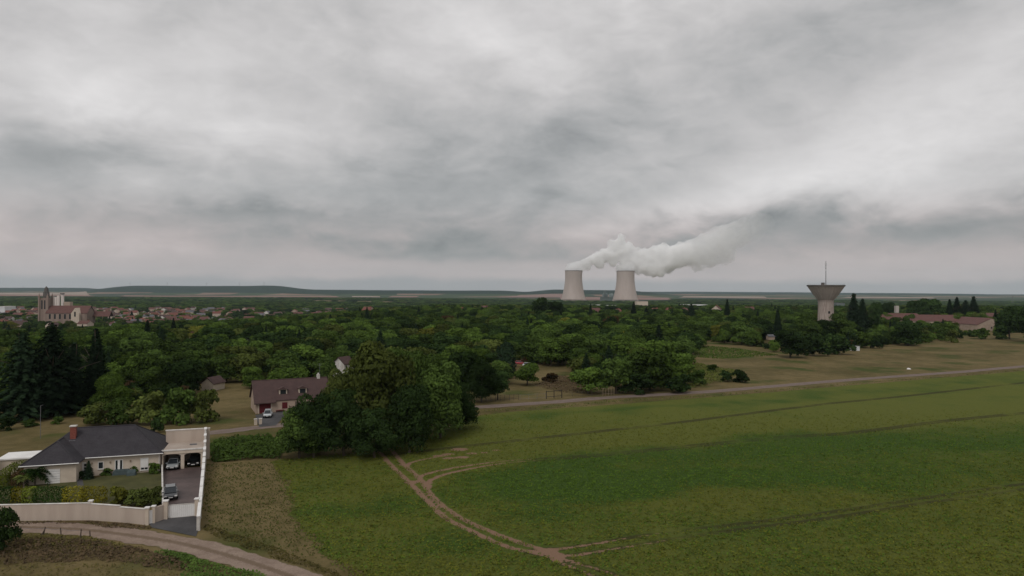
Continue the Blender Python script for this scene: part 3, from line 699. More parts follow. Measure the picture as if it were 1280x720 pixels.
# zones for labels, by what stands nearby in the picture
def zone(px, Y):
    Zs = [(-999, 215, 'behind the slate-roofed bungalow'), (215, 300, 'around the small shed'), (300, 425, 'behind the brown-roofed house'), (425, 590, 'behind the clump at the lane'),
          (590, 700, 'above the small lawn'), (700, 760, 'below the left cooling tower'), (760, 860, 'below the right cooling tower'), (860, 985, 'between the tower groups'),
          (985, 1085, 'around the water tower'), (1085, 2000, 'around the long hall')]
    return next(z for a, b, z in Zs if a <= px < b)
def depth_word(Y): return 'front' if Y < 230 else 'middle' if Y < 340 else 'back' if Y < 520 else 'far side'
ORD = ['first', 'second', 'third', 'fourth', 'fifth', 'sixth', 'seventh', 'eighth', 'ninth', 'tenth', 'eleventh', 'twelfth', 'thirteenth', 'fourteenth', 'fifteenth', 'sixteenth', 'seventeenth', 'eighteenth', 'nineteenth', 'twentieth']
def rank_labels(items, key, text):
    from collections import defaultdict
    D = defaultdict(list)
    for it in items: D[key(it)].append(it)
    for k, l in D.items():
        l.sort(key=lambda d: d['px'][0])
        for i, it in enumerate(l):
            r_ = '' if len(l) == 1 else ('leftmost' if i == 0 else 'rightmost' if i == len(l)-1 else (ORD[i] if i < len(ORD) else 'one')+' from left')
            it['label'] = text(it, k, r_)
vis = sorted([d for d in cand if d['vis'] > 0 and d['vis'] >= 3], key=lambda d: -d['vis'])
nb = sum(1 for d in PLACED if d['kind'] == 'broad')
ind = []; cnt = {'broad': nb, 'bush': sum(1 for d in PLACED if d['kind'] == 'bush'), 'con': 20}
for d in vis:
    if cnt[d['kind']] < 296: ind.append(d); cnt[d['kind']] += 1; d['ind'] = True
KW = {'broad': 'broadleaf tree', 'bush': 'bush', 'con': 'conifer', 'col': 'conifer'}
rank_labels(ind, lambda d: (d['kind'], d['c'], zone(d['px'][0], d['y']), depth_word(d['y'])),
            lambda d, k, r_: ' '.join(x for x in [COLN.get(k[1], 'dark'), KW[k[0]]+(',' if r_ else ''), r_+(',' if r_ else ''), k[3]+' of wood', k[2].replace('the ', '', 1) if len(k[2].split()) > 4 else k[2]] if x))
srcs = []
for d in PLACED+ind:
    e = put_tree(d)
rest = [d for d in cand if not d.get('ind') and (d['vis'] > 0 or d['y'] > 200)]

def scatter(name, P, rot, scl, idx_, sources, label, cat):
    """one object that instances existing crowns on its points"""
    me = bpy.data.meshes.new(name); me.vertices.add(len(P)); me.vertices.foreach_set('co', np.asarray(P, np.float32).ravel())
    attr(me, 'rz', rot); attr(me, 'scl', scl, 'FLOAT_VECTOR'); attr(me, 'pick', idx_, 'INT')
    o = link_mesh(name, me); tag(o, label, cat, None, 'stuff')
    ng = bpy.data.node_groups.new(name, 'GeometryNodeTree'); ng.interface.new_socket('Geometry', in_out='INPUT', socket_type='NodeSocketGeometry'); ng.interface.new_socket('Geometry', in_out='OUTPUT', socket_type='NodeSocketGeometry')
    n = ng.nodes; l = ng.links; gi = n.new('NodeGroupInput'); go = n.new('NodeGroupOutput')
    gti = n.new('GeometryNodeGeometryToInstance')
    for s_ in reversed(sources):
        oi = n.new('GeometryNodeObjectInfo'); oi.transform_space = 'ORIGINAL'; oi.inputs['Object'].default_value = s_; oi.inputs['As Instance'].default_value = True
        l.new(oi.outputs['Geometry'], gti.inputs[0]) if len(sources) == 1 else None
    if len(sources) > 1:
        n.remove(gti); jn = n.new('GeometryNodeJoinGeometry')
        for oi in [x for x in n if x.bl_idname == 'GeometryNodeObjectInfo']: l.new(oi.outputs['Geometry'], jn.inputs[0])
        src = jn.outputs[0]
    else: src = gti.outputs[0]
    iop = n.new('GeometryNodeInstanceOnPoints'); l.new(gi.outputs[0], iop.inputs['Points']); l.new(src, iop.inputs['Instance']); iop.inputs['Pick Instance'].default_value = True
    def na(nm, tp):
        a = n.new('GeometryNodeInputNamedAttribute'); a.data_type = tp; a.inputs['Name'].default_value = nm; return next(x for x in a.outputs if x.enabled)
    l.new(na('pick', 'INT'), iop.inputs['Instance Index']); cx = n.new('ShaderNodeCombineXYZ'); l.new(na('rz', 'FLOAT'), cx.inputs[2])
    er = n.new('FunctionNodeEulerToRotation'); l.new(cx.outputs[0], er.inputs[0]); l.new(er.outputs[0], iop.inputs['Rotation']); l.new(na('scl', 'FLOAT_VECTOR'), iop.inputs['Scale'])
    l.new(iop.outputs[0], go.inputs[0]); md = o.modifiers.new('scatter', 'NODES'); md.node_group = ng; return o
srcs = {}
for o in list(COL.objects):
    if o.name.startswith('crown') and o.parent and o.parent.name.startswith(('broadleaf_tree', 'conifer_tree')) and o.data.name not in srcs: srcs[o.data.name] = o
crowns = [o for o in srcs.values() if not any('russet' in m_.name or 'yellow' in m_.name for m_ in o.data.materials)][:26]
P = [(d['x'], d['y'], T(d['x'], d['y'])-.3) for d in rest]
scatter('wood', P, RNG.uniform(0, 6.28, len(P)), [(d['ws'], d['ws'], d['h']) for d in rest], RNG.integers(0, len(crowns), len(P)), crowns,
        'mass of mixed green trees filling the wood behind the nearest ones', 'wood')
tick('undergrowth between')
# undergrowth between the trunks
bsrc = []
for o in list(COL.objects):
    if o.name.startswith('crown') and o.parent and o.parent.name.startswith('bush') and o.data.name not in [q.data.name for q in bsrc]: bsrc.append(o)
P = []; S = []
for i in range(15000):
    y = 140+900*random.random()**.8; x = random.uniform(-.85, .85)*y; z = T(x, y); bx, by = PX(x, y, z)
    if by > np.interp(bx, FR_PX, FR_PY)-2 or (228 < bx < 330 and by > 462) or (600 < bx < 740 and by > 455): continue
    h = random.uniform(2, 4.5); tx, ty = PX(x, y, z+h); hw = .6*h*F/y
    if too_high(tx, ty, y): continue
    if any(y < yy and tx+hw > a0 and tx-hw < a1 and ty < b1 and by > b0 for a0, a1, b0, b1, yy in PROT): continue
    P.append((x, y, z-.3)); S.append((h*1.1, h*1.1, h))
scatter('undergrowth', P, RNG.uniform(0, 6.28, len(P)), S, RNG.integers(0, len(bsrc), len(P)), bsrc, 'low undergrowth and scrub between the trees of the wood', 'undergrowth')
# valley forest, 1.1 to 5 km
P = []; S = []
y = 1080.
while y < 4250:
    stp = 9+y*.0065; x = -.84*y
    while x < .84*y:
        xx, yy = x+random.uniform(-.5, .5)*stp, y+random.uniform(-.5, .5)*stp
        a = xx/yy; dens = 1.0
        if a < -.2 and yy < 1700: dens = .12 if a < -.42 else .35
        if 2300 > yy > 1700 and -.02 < a < .35: dens = .25
        if float(vnoise(xx, yy, 330.)) > .45 and yy > 2600: dens = .05
        if 3300 < yy < 4300 and .07 < a < .235: dens = 0
        if random.random() < dens:
            k = stp*random.uniform(.9, 1.5); P.append((xx, yy, T(xx, yy)-1)); S.append((k*1.15, k*1.15, random.uniform(9, 13.5)*(1-.00006*yy)))
        x += stp
    y += stp
o = scatter('valley_forest', P, RNG.uniform(0, 6.28, len(P)), S, RNG.integers(0, len(crowns), len(P)), crowns, 'far dark forest covering the valley below the hills', 'forest')
print('trees', len(PLACED), len(ind), len(rest), 'valley', len(P))

tick('--- building helpers')
# ------------------------------------------------------------------ building helpers
def solve_u(A, phi, px, v, z=1.0):
    c, s_ = math.cos(phi), math.sin(phi); lo, hi = -60., 60.
    f = lambda u: PX(A.x+c*u-s_*v, A.y+s_*u+c*v, z)[0]-px
    for _ in range(50):
        m_ = (lo+hi)/2
        if f(m_) > 0: hi = m_
        else: lo = m_
    return (lo+hi)/2
def window(parent, u0, u1, z0, z1, v, frame=None, pane=None, bars=1, name='window', fw=.08):
    """framed window on a wall facing -v"""
    frame = frame or M['white']; b = MB()
    b.box(u0, u0+fw, v-.05, v+.02, z0, z1).box(u1-fw, u1, v-.05, v+.02, z0, z1).box(u0+fw, u1-fw, v-.05, v+.02, z0, z0+fw).box(u0+fw, u1-fw, v-.05, v+.02, z1-fw, z1)
    for i in range(bars):
        uc = u0+(u1-u0)*(i+1)/(bars+1); b.box(uc-.03, uc+.03, v-.045, v+.015, z0+fw, z1-fw)
    o = b.build(name, frame, parent)
    MB().box(u0+fw, u1-fw, v-.02, v+.01, z0+fw, z1-fw).build('pane', pane or M['glass'], o)
    MB().box(u0-.06, u1+.06, v-.12, v-.003, z0-.07, z0-.003).build('sill', M['whitewall'], o)
    return o
def hip_roof(b, x0, x1, y0, y1, z, zr, inset, t=.14):
    ym = (y0+y1)/2; A_, B, C_, D_ = (x0, y0, z), (x1, y0, z), (x1, y1, z), (x0, y1, z); E, F_ = (x0+inset, ym, zr), (x1-inset, ym, zr)
    b.add([A_, B, C_, D_, E, F_], [(0, 1, 5, 4), (2, 3, 4, 5), (1, 2, 5), (3, 0, 4), (0, 3, 2, 1)])
    b.box(x0, x1, y0, y0+.03, z-t, z-.002); b.box(x0, x1, y1-.03, y1, z-t, z-.002)
    b.box(x0, x0+.03, y0+.03, y1-.03, z-t, z-.002); b.box(x1-.03, x1, y0+.03, y1-.03, z-t, z-.002)
    return b
def gable_roof(b, x0, x1, y0, y1, z, zr, t=.16, ov=.3):
    ym = (y0+y1)/2; sl = (zr-z)/((y1-y0)/2)
    for s_, ya in ((1, y0-ov), (-1, y1+ov)):
        zz = z-sl*ov
        q = [(x0-ov, ya, zz), (x1+ov, ya, zz), (x1+ov, ym, zr), (x0-ov, ym, zr)]
        if s_ < 0: q = q[::-1]
        b.slab([(p[0], p[1], p[2]+t) for p in q], t)
    return b
def gable_walls(b, x0, x1, y0, y1, z, zr):
    ym = (y0+y1)/2
    return b.add([(x0,y0,-.3),(x1,y0,-.3),(x1,y1,-.3),(x0,y1,-.3),(x0,y0,z),(x1,y0,z),(x1,y1,z),(x0,y1,z),(x0,ym,zr),(x1,ym,zr)],
                 [(0,1,5,4),(1,2,6,9,5),(2,3,7,6),(3,0,4,8,7),(4,5,9,8),(7,8,9,6)])
def leafy_box(name, x0, x1, y0, y1, z1, mat, parent=None, dens=42, size=.17, rnd=.12, label=None, cat=None, group=None, loc=(0, 0, 0), rz=0):
    g = RNG; P = []; Nn = []
    def face(n, fn, nn):
        a, b_ = g.random(n), g.random(n); p = fn(a, b_); P.append(p+g.normal(0, rnd*.5, p.shape)); Nn.append(np.tile(nn, (n, 1))+g.normal(0, .5, (n, 3)))
    dx_, dy_ = x1-x0, y1-y0
    face(int(dx_*dy_*dens), lambda a, b_: np.stack([x0+a*dx_, y0+b_*dy_, z1+0*a-.05*g.random(len(a))], 1), (0, 0, 1))
    for yy, sg in ((y0, -1), (y1, 1)): face(int(dx_*z1*dens), lambda a, b_: np.stack([x0+a*dx_, yy+0*a, b_*z1], 1), (0, sg, .2))
    for xx, sg in ((x0, -1), (x1, 1)): face(int(dy_*z1*dens), lambda a, b_: np.stack([xx+0*a, y0+a*dy_, b_*z1], 1), (sg, 0, .2))
    face(int(dx_*dy_*z1*dens*.5), lambda a, b_: np.stack([x0+a*dx_, y0+b_*dy_, z1*g.random(len(a))*.95], 1), (0, 0, 1))
    v, q = leaf_quads(np.concatenate(P), np.concatenate(Nn), size)
    o = link_mesh(name, np_mesh(name, v, q, mat), parent); o.location = loc; o.rotation_euler = (0, 0, rz)
    if label: tag(o, label, cat, group)
    return o
def small_bush(px, py, w, h, c, label, name='bush', group='shrubs around the bungalow'):
    p = G(px, py); d = dict(x=p.x, y=p.y, h=h, ws=w/1.2, kind='bush', c=c, label=label, group=group); return put_tree(d)

# ------------------------------------------------------------------ bungalow
PH = R(18); A = G(200, 589)
HU = empty('bungalow', A, PH, label='cream bungalow with dark slate hipped roof and red brick chimney behind the hedge', cat='house')
U = lambda px, v=0., z=1.: solve_u(A, PH, px, v, z)
L = -17.0; DW = 9.6; EZ = 2.85; WU = -10.5; WV = -3.0
b = MB(); b.box(L, 0, 0, DW, -.3, EZ); b.box(L, WU, WV, -.0, -.3, EZ-.002); b.build('wall', M['render'], HU)
b = MB(); hip_roof(b, L-.45, .45, -.45, DW+.45, EZ+.02, 6.5, 4.9)
ov = .45; xm = (L+WU)/2; zr = 5.45; y0 = WV-ov; wing_in = 3.6
b.add([(L-ov, y0, EZ), (WU+ov, y0, EZ), (WU+ov, 3.2, EZ), (L-ov, 3.2, EZ), (xm, y0+wing_in, zr), (xm, 3.4, zr)], [(0, 1, 4), (1, 2, 5, 4), (3, 0, 4, 5), (0, 3, 2, 1)])
b.box(L-ov, WU+ov, y0, y0+.03, EZ-.15, EZ-.002); b.box(L-ov, L-ov+.03, y0+.03, -.5, EZ-.15, EZ-.002); b.box(WU+ov-.03, WU+ov, y0+.03, -.5, EZ-.15, EZ-.002)
RF = b.build('roof', M['slate'], HU)
b = MB()                                                    # ridge and hip tiles
rl = [((L-.45+4.9, DW/2, 6.5), (.45-4.9, DW/2, 6.5)), ((.45, -.45, EZ), (.45-4.9, DW/2, 6.5)), ((.45, DW+.45, EZ), (.45-4.9, DW/2, 6.5)), ((L-.45, DW+.45, EZ), (L-.45+4.9, DW/2, 6.5)),
      ((L-ov, y0, EZ), (xm, y0+wing_in, zr)), ((WU+ov, y0, EZ), (xm, y0+wing_in, zr)), ((xm, y0+wing_in, zr), (xm, 3.0, zr))]
for p_, q_ in rl: b.bar(p_, q_, .11, .11, 6)
b.build('ridge_tiles', M['slate'], RF)
cu = U(92, 3.2, 7); b = MB().box(cu-.38, cu+.38, 2.85, 3.55, 4.6, 7.0); CH = b.build('chimney', M['brick'], HU)
MB().box(cu-.46, cu+.46, 2.76, 3.64, 7.003, 7.16).build('chimney_cap', M['whitewall'], CH); MB().box(cu-.42, cu+.42, 2.5, 3.6, 4.8, 5.0).build('flashing', M['steel'], CH)
b = MB(); b.bar((L-.5, y0-.06, EZ-.03), (WU+.5, y0-.06, EZ-.03), .07); b.bar((WU+.5, -.51, EZ-.03), (.5, -.51, EZ-.03), .07); b.build('gutter', M['white'], HU)
MB().bar((-.12, -.06, 0), (-.12, -.06, EZ), .045).build('downpipe', M['white'], HU)
g0, g1 = U(57.5, WV), U(75, WV)
GD = MB().box(g0, g1, WV-.05, WV+.02, 0, 2.1).build('garage_door', M['white'], HU)
b = MB()
for k in range(1, 6): b.box(g0+.03, g1-.03, WV-.062, WV-.052, k*.35-.012, k*.35+.012)
b.build('door_groove', M['steel'], GD)
d0, d1 = U(101.5, 0), U(107.5, 0)
DR = MB().box(d0, d1, -.06, .02, 0, 2.15).build('front_door', M['white'], HU)
MB().box(d0+.38, d0+.72, -.068, -.061, .5, .95).box(d0+.38, d0+.72, -.068, -.061, 1.05, 1.4).box(d0+.38, d0+.72, -.068, -.061, 1.5, 1.9).build('pane', M['glass'], DR)
window(HU, U(122.5), U(129.5), .95, 2.05, 0, bars=0)
FD = window(HU, U(143.5), U(153.8), .05, 2.2, 0, bars=1, fw=.10); MB().box((U(143.5)+U(153.8))/2-.16, (U(143.5)+U(153.8))/2+.16, -.07, -.051, .1, 2.15).build('stile', M['white'], FD)
s0, s1 = U(175.5), U(185.5); SH = window(HU, s0, s1, .35, 2.2, 0, bars=1)
MB().box(s0+.09, s1-.09, -.04, -.022, .75, 2.1).build('roller_shutter', M['white'], SH)
for lx in (115, 163, 138): q = U(lx); MB().box(q-.08, q+.08, -.14, -.003, 1.75, 2.02).build('wall_lamp', M['palewood'], HU)

def P3(v3): return (v3.x, v3.y, v3.z)
# lawn, driveway court, apron, garden path
lw = gp([(0,586),(30,609),(60,603),(100,600),(150,593),(202,589),(204,629),(190,634),(130,629),(0,631)])
sheet('lawn', [(p.x, p.y) for p in lw], .045, rough_mat('lawn grass', (.050, .052, .018), (.085, .082, .030), .35, .95, .6, 6))
sheet('garden_path', [tuple(G(a, b_)[:2]) for a, b_ in [(96,599.5),(103,598.5),(105,610),(97,610)]], .06, M['asphalt'])
RW0 = Vector((-36.3, 79.4, 0)); RWd = Vector((-.391, .920, 0)).normalized()
LW0 = Vector((-42.6, 83.7, 0)); LW1 = Vector((-54.1, 105.9, 0))
GR = G(253, 584.3)                                       # right front corner of the garage
crt = [LW0, RW0+RWd*5.2, RW0+RWd*31, LW1+(LW1-LW0).normalized()*1]
sheet('driveway', [(p.x, p.y) for p in crt], .05, M['court'])
sheet('apron', [tuple(G(a, b_)[:2]) for a, b_ in [(186,655.5),(209,647.5),(246,643),(247.5,664),(245,671),(190,660)]], .055, M['asphalt'])

# carport garage with two open bays under a flat roof, tall wall behind
GPH = math.atan2(GR.y-(LW1.y), GR.x-LW1.x); GW = (Vector((GR.x, GR.y))-Vector((LW1.x, LW1.y))).length; GD_ = 5.6; GZ = 2.45
GA = empty('double_garage', LW1, GPH, label='flat roofed cream garage with two open car bays and a tall rear wall', cat='garage')
b = MB(); pw = .35; m0 = GW*.5-.25
b.box(-.05, pw-.2, 0, GD_, 0, GZ).box(m0, m0+.5, 0, .45, 0, GZ).box(GW-.25, GW+.05, 0, GD_, 0, GZ).box(pw-.2, GW-.25, GD_-.2, GD_, 0, GZ); b.build('wall', M['render'], GA)
def arch(x0, x1):      # beam with slightly cambered underside
    b = MB(); n = 8
    for i in range(n):
        a, c = x0+(x1-x0)*i/n, x0+(x1-x0)*(i+1)/n; f_ = lambda x: GZ-.28+.24*(1-((x-(x0+x1)/2)/((x1-x0)/2))**4)
        b.add([(a,-.02,f_(a)),(c,-.02,f_(c)),(c,-.02,GZ+.01),(a,-.02,GZ+.01),(a,.3,f_(a)),(c,.3,f_(c)),(c,.3,GZ+.01),(a,.3,GZ+.01)], [(0,1,2,3),(4,7,6,5),(0,4,5,1)])
    return b
arch(pw-.2, m0).build('arch', M['render'], GA); arch(m0+.5, GW-.25).build('arch', M['render'], GA)
MB().box(-.12, GW+.1, -.12, GD_, GZ+.012, GZ+.50).build('fascia', M['render'], GA)
MB().box(-.2, GW+.12, -.2, .12, GZ+.502, GZ+.66).box(-.2, .0, .12, GD_, GZ+.502, GZ+.62).build('coping', M['whitewall'], GA)
MB().box(0, GW+.1, .12, GD_, GZ+.503, GZ+.55).build('flat_roof', rough_mat('pale roof screed', (.34, .28, .235), (.42, .36, .31), .4, .9, .2, 6), GA)
MB().box(-.25, GW+.55, GD_+.003, GD_+.3, 0, 5.0).build('rear_wall', M['render_pink'], GA)
MB().box(-.32, GW+.60, GD_-.05, GD_+.36, 5.003, 5.14).build('rear_coping', M['whitewall'], GA)
MB().box(GW*.62, GW*.8, 3.0, 3.25, GZ+.55, GZ+.75).build('roof_vent', M['steel'], GA)

# long stepped white boundary wall on the right
WR = empty('boundary_wall', RW0, math.atan2(RWd.y, RWd.x), label='long white rendered wall stepping up towards the garage beside dry grass', cat='wall', group='garden walls')
TL = (GD_+(GR-RW0).length)*1.0; b = MB(); cp = MB(); x = 0.; hs = [1.65, 1.75, 1.85, 2.0, 2.15, 2.35, 2.6, 3.0, 3.7, 4.4, 5.1]
tot = TL+.6; lens = [.22, .12, .12, .10, .09, .08, .07, .06, .05, .045, .045]
for h_, ln in zip(hs, lens):
    x1 = x+tot*ln/sum(lens); b.box(x, x1-.004, -.14, .14, -.2, h_); cp.box(x-.02, x1-.02, -.20, .20, h_+.002, h_+.09); x = x1
b.build('wall', M['whitewall'], WR); cp.build('coping', M['white'], WR)
b = MB()
for k in range(8): b.box(k*tot/8-.03+.1, k*tot/8+.22, -.2, .2, 0, hs[min(len(hs)-1, int(k*1.05))]-.1)
b.build('pier', M['whitewall'], WR)
# wall between the court and the lawn
b = MB(); b.seg(LW0+(LW1-LW0)*.14, LW1, .2, 0, .95); o = b.build('low_wall', M['whitewall']); tag(o, 'low white wall between the lawn and the paved court', 'wall', 'garden walls')

# front perimeter wall
PWp = [G(-60, 651), G(0, 651), G(113, 650)]
wf = empty('front_wall', (0, 0, 0), 0, label='beige rendered front wall with white coping along the dirt road', cat='wall', group='garden walls')
b = MB(); c = MB()
b.seg(PWp[0], PWp[1], .22, -.2, 1.9); b.seg(PWp[1], PWp[2], .22, -.2, 1.9, None, 2.05)
q0, q1, q2, q3 = PWp[2], G(150, 652.5), G(183, 656), G(184, 656)
b.seg(q0, q1, .22, -.2, 1.95); b.seg(q1, q2, .22, -.2, 1.78, None, 1.85)
b.build('wall', M['render_pink'], wf)
c.seg(PWp[0], PWp[1], .32, 1.902, 1.96); c.seg(PWp[1], PWp[2], .32, 1.902, 1.96, 2.052, 2.11); c.seg(q0, q1, .32, 1.952, 2.02); c.seg(q1, q2, .32, 1.79, 1.86, 1.852, 1.92); c.build('coping', M['whitewall'], wf)
def pillar(p, w_, h_, label):
    e = empty('gate_pillar', (p.x, p.y, 0), R(10), label=label, cat='pillar', group='pillars of the front wall')
    MB().box(-w_/2, w_/2, -w_/2, w_/2, -.1, h_).build('shaft', M['render'], e); MB().box(-w_/2-.07, w_/2+.07, -w_/2-.07, w_/2+.07, h_+.002, h_+.12).build('cap', M['white'], e)
pillar(G(113.5, 649.5), .36, 2.25, 'slim pale pillar in the middle of the beige front wall')
pillar(G(184, 656), .40, 2.0, 'white capped pillar left of the small white pedestrian gate')
pillar(G(192, 654), .34, 2.0, 'white capped pillar right of the small white pedestrian gate')
pillar(G(207, 649), .48, 2.2, 'cream pillar at the left end of the white driveway gate')
pillar(G(246, 645), .42, 2.1, 'cream pillar at the right end of the white driveway gate')
pg = G(184.5, 656); pg2 = G(191.5, 654.3); MB().seg(pg, pg2, .06, .08, 1.65).build('pedestrian_gate', M['white']); tag(bpy.data.objects['pedestrian_gate'], 'small solid white pedestrian gate in the front wall', 'gate')
o = MB().seg(G(192, 654), G(206, 649), .2, -.1, 1.85).build('return_wall', M['render_pink']); tag(o, 'short beige wall between pedestrian gate and driveway gate', 'wall', 'garden walls')
a_, b_ = G(209, 648.3), G(244, 645.3); dv = b_-a_
e = empty('driveway_gate', a_, math.atan2(dv.y, dv.x), label='wide white sliding gate closing the driveway', cat='gate')
W_ = dv.length; bb = MB(); n = 14
for i in range(n): bb.box(i*W_/n+.01, (i+1)*W_/n-.01, -.03, .03, .12, 1.55)
bb.build('panel', M['white'], e); MB().box(0, W_, -.045, .045, 1.552, 1.66).box(0, W_, -.045, .045, .03, .118).build('rail', M['whitewall'], e)

# hedge behind the front wall, piece by piece
HD = [(-30, 13, 'hedge_d', 'dark green hedge piece at the left edge behind the front wall'), (13, 27, 'hedge_y', 'golden hedge piece nearest the left edge'), (27, 40, 'hedge_g', 'lime green hedge piece between golden and dark ones'), (40, 77, 'hedge_d', 'long dark green hedge piece in the middle of the row'),
      (77, 102, 'hedge_y', 'golden yellow hedge piece right of the dark green one'), (102, 128, 'hedge_y', 'rightmost golden yellow hedge piece beside the lawn')]
for a, b2, mt, lb in HD:
    p, q = G(a, 630.5), G(b2, 630); d = q-p
    leafy_box('hedge', 0, d.length-.03, 0, 1.35, 1.95, M[mt], label=lb, cat='hedge', group='hedge pieces behind the front wall', loc=(p.x, p.y, 0), rz=math.atan2(d.y, d.x))
p = G(-8, 612); leafy_box('hedge', 0, 1.6, 0, 9, 2.1, M['hedge_g'], label='bright lime hedge running back at the far left', cat='hedge', group='hedge pieces behind the front wall', loc=(p.x, p.y, 0), rz=R(18))
p = G(13, 611); leafy_box('hedge', 0, 1.8, 0, 7, 1.9, M['broad_russet'], label='brownish hedge between the lime hedge and the palm', cat='hedge', group='hedge pieces behind the front wall', loc=(p.x, p.y, 0), rz=R(18))
small_bush(150, 631, 3.0, 2.6, 'yellow', 'rounded olive shrub, left one of the pair behind the front wall')
small_bush(172, 631.5, 3.4, 2.3, 'olive', 'broad clipped shrub in the middle behind the front wall')
small_bush(192, 631, 3.2, 2.4, 'olive', 'rounded shrub, right one of the group beside the grey car')
small_bush(134, 593.5, 2.3, 1.2, 'mid', 'low green shrub before the bungalow wall, left of the teal cover')
small_bush(168, 591, 1.4, 1.3, 'mid', 'small round shrub between french door and shuttered window')
small_bush(192, 592, 2.1, 1.8, 'bright', 'round green shrub at the right front corner of the bungalow')
small_bush(101, 598.5, 1.2, 1.3, 'dark', 'dark potted shrub beside the front door')
p = G(110.7, 599); put_tree(dict(x=p.x, y=p.y, h=2.9, ws=3.0, kind='con', c='', label='small clipped cone shaped conifer by the front door', group='shrubs around the bungalow', mesh=CON[1]))
for i, (x, y) in enumerate([(58,602),(63,601.4),(69,601.6),(75,600.8),(81,600.6),(87,600.0)]):
    p = G(x, y); d = dict(x=p.x, y=p.y, h=.55, ws=.5, kind='bush', c='dark', label='%s small bedding plant in the row before the white garage door' % ['leftmost', 'second', 'third', 'fourth', 'fifth', 'rightmost'][i], group='bedding plants'); put_tree(d)
# covered garden table
p = G(152, 593); e = empty('garden_table', p, PH, label='teal covered garden table set standing on the lawn by the french door', cat='table')
b = MB(); b.add([(-1.2,-.6,0),(1.2,-.6,0),(1.2,.6,0),(-1.2,.6,0),(-1.0,-.5,.75),(1.0,-.5,.75),(1.0,.5,.75),(-1.0,.5,.75)], [(0,1,5,4),(1,2,6,5),(2,3,7,6),(3,0,4,7),(4,5,6,7)]); b.build('cover', M['cover'], e, bevel=.06)
b = MB(); b.add([(.9,-1.5,0),(2.2,-1.5,0),(2.2,-.7,0),(.9,-.7,0),(1.0,-1.4,.5),(2.1,-1.4,.5),(2.1,-.9,.9),(1.0,-.9,.9)], [(0,1,5,4),(1,2,6,5),(2,3,7,6),(3,0,4,7),(4,5,6,7)]); b.build('chair_cover', M['cover'], e, bevel=.06)

# palms by the left garage
def palm(px, py, h, n, ln, label):
    p = G(px, py); e = empty('palm', p, 0, label=label, cat='palm', group='palms on the front lawn'); g = random.Random(int(px))
    MB().bar((0, 0, -.05), (.03, 0, h*.5), .16, .13, 8).bar((.03, 0, h*.5), (0, .05, h), .13, .15, 8).build('trunk', M['palebark'], e)
    V, Q = [], []
    for i in range(n):
        a = 6.283*i/n+g.uniform(-.2, .2); el_ = g.uniform(-.2, 1.2); L_ = ln*g.uniform(.8, 1.1); o = Vector((0, 0, h)); prev = None
        for k in range(9):
            u = k/8; r_ = L_*u*math.cos(el_*(1-u*.4)); z_ = h+L_*(math.sin(el_)*u-.75*u*u); wd = .50*math.sin(math.pi*min(1, u*.9+.12))
            c_, s_ = math.cos(a), math.sin(a)
            for sg in (-1, 1):
                if k: 
                    bx, by = c_*r_, s_*r_; tip = (bx+c_*.18-s_*sg*wd, by+s_*.18+c_*sg*wd, z_-.22*wd-.05); base = prev
                    n0 = len(V); V += [(prev[0], prev[1], prev[2]), (bx, by, z_), tip, (tip[0]-c_*.14, tip[1]-s_*.14, tip[2]-.02)]; Q.append((n0, n0+1, n0+2, n0+3))
            prev = (c_*r_, s_*r_, z_)
    link_mesh('fronds', np_mesh('fronds', V, Q, M['hedge_d'] if ln > 1.5 else M['broad_olive']), e)
palm(44, 606, 1.9, 46, 2.5, 'large palm with drooping fronds before the white garage door')
palm(30, 610, 1.6, 16, 1.4, 'small palm with pale trunk left of the large palm')
# annex, post and neighbour on the left
e = empty('annex', A, PH, label='white flat roofed annex at the left side of the bungalow', cat='annex')
MB().box(-22.5, L-.5, 4.2, 8.5, -.2, 2.3).build('wall', M['render'], e); MB().box(-22.7, L-.1, 4.0, 8.7, 2.303, 2.5).build('flat_roof', M['white'], e)
e = empty('flue', A, PH, label='white square chimney post left of the annex', cat='chimney'); MB().box(-23.4, -22.75, 2.5, 3.1, -.2, 3.4).build('shaft', M['whitewall'], e); MB().box(-23.5, -22.65, 2.4, 3.2, 3.403, 3.55).build('cap', M['white'], e)
e = empty('neighbour_house', A, PH, label='pinkish house with red tiled roof cut by the left edge', cat='house', )
gable_walls(MB(), -38, -25.5, -1, 7, 2.3, 4.6).build('wall', M['render_pink'], e); gable_roof(MB(), -38, -25.6, -1, 7, 2.3, 4.6).build('roof', M['red_tile'], e)
b = MB(); b.poly([(-25.3,-1.6,-.1),(-23.6,-1.6,-.1),(-23.6,-1.6,2.0),(-25.3,-1.6,3.0)]); b = MB().seg((-25.2, -1.2), (-25.2, 6.5), .25, -.1, 2.6, -.1, 3.2); b.build('parapet', M['render'], e)
# pole on the grass behind
p = G(50.5, 548); o = MB().bar((0, 0, 0), (0, 0, 6.2), .05, .04).bar((0, 0, 6.1), (.5, 0, 6.3), .03).build('lamp_post', M['steel']); o.location = p; tag(o, 'thin grey lamp post on the grass behind the bungalow', 'lamp post')

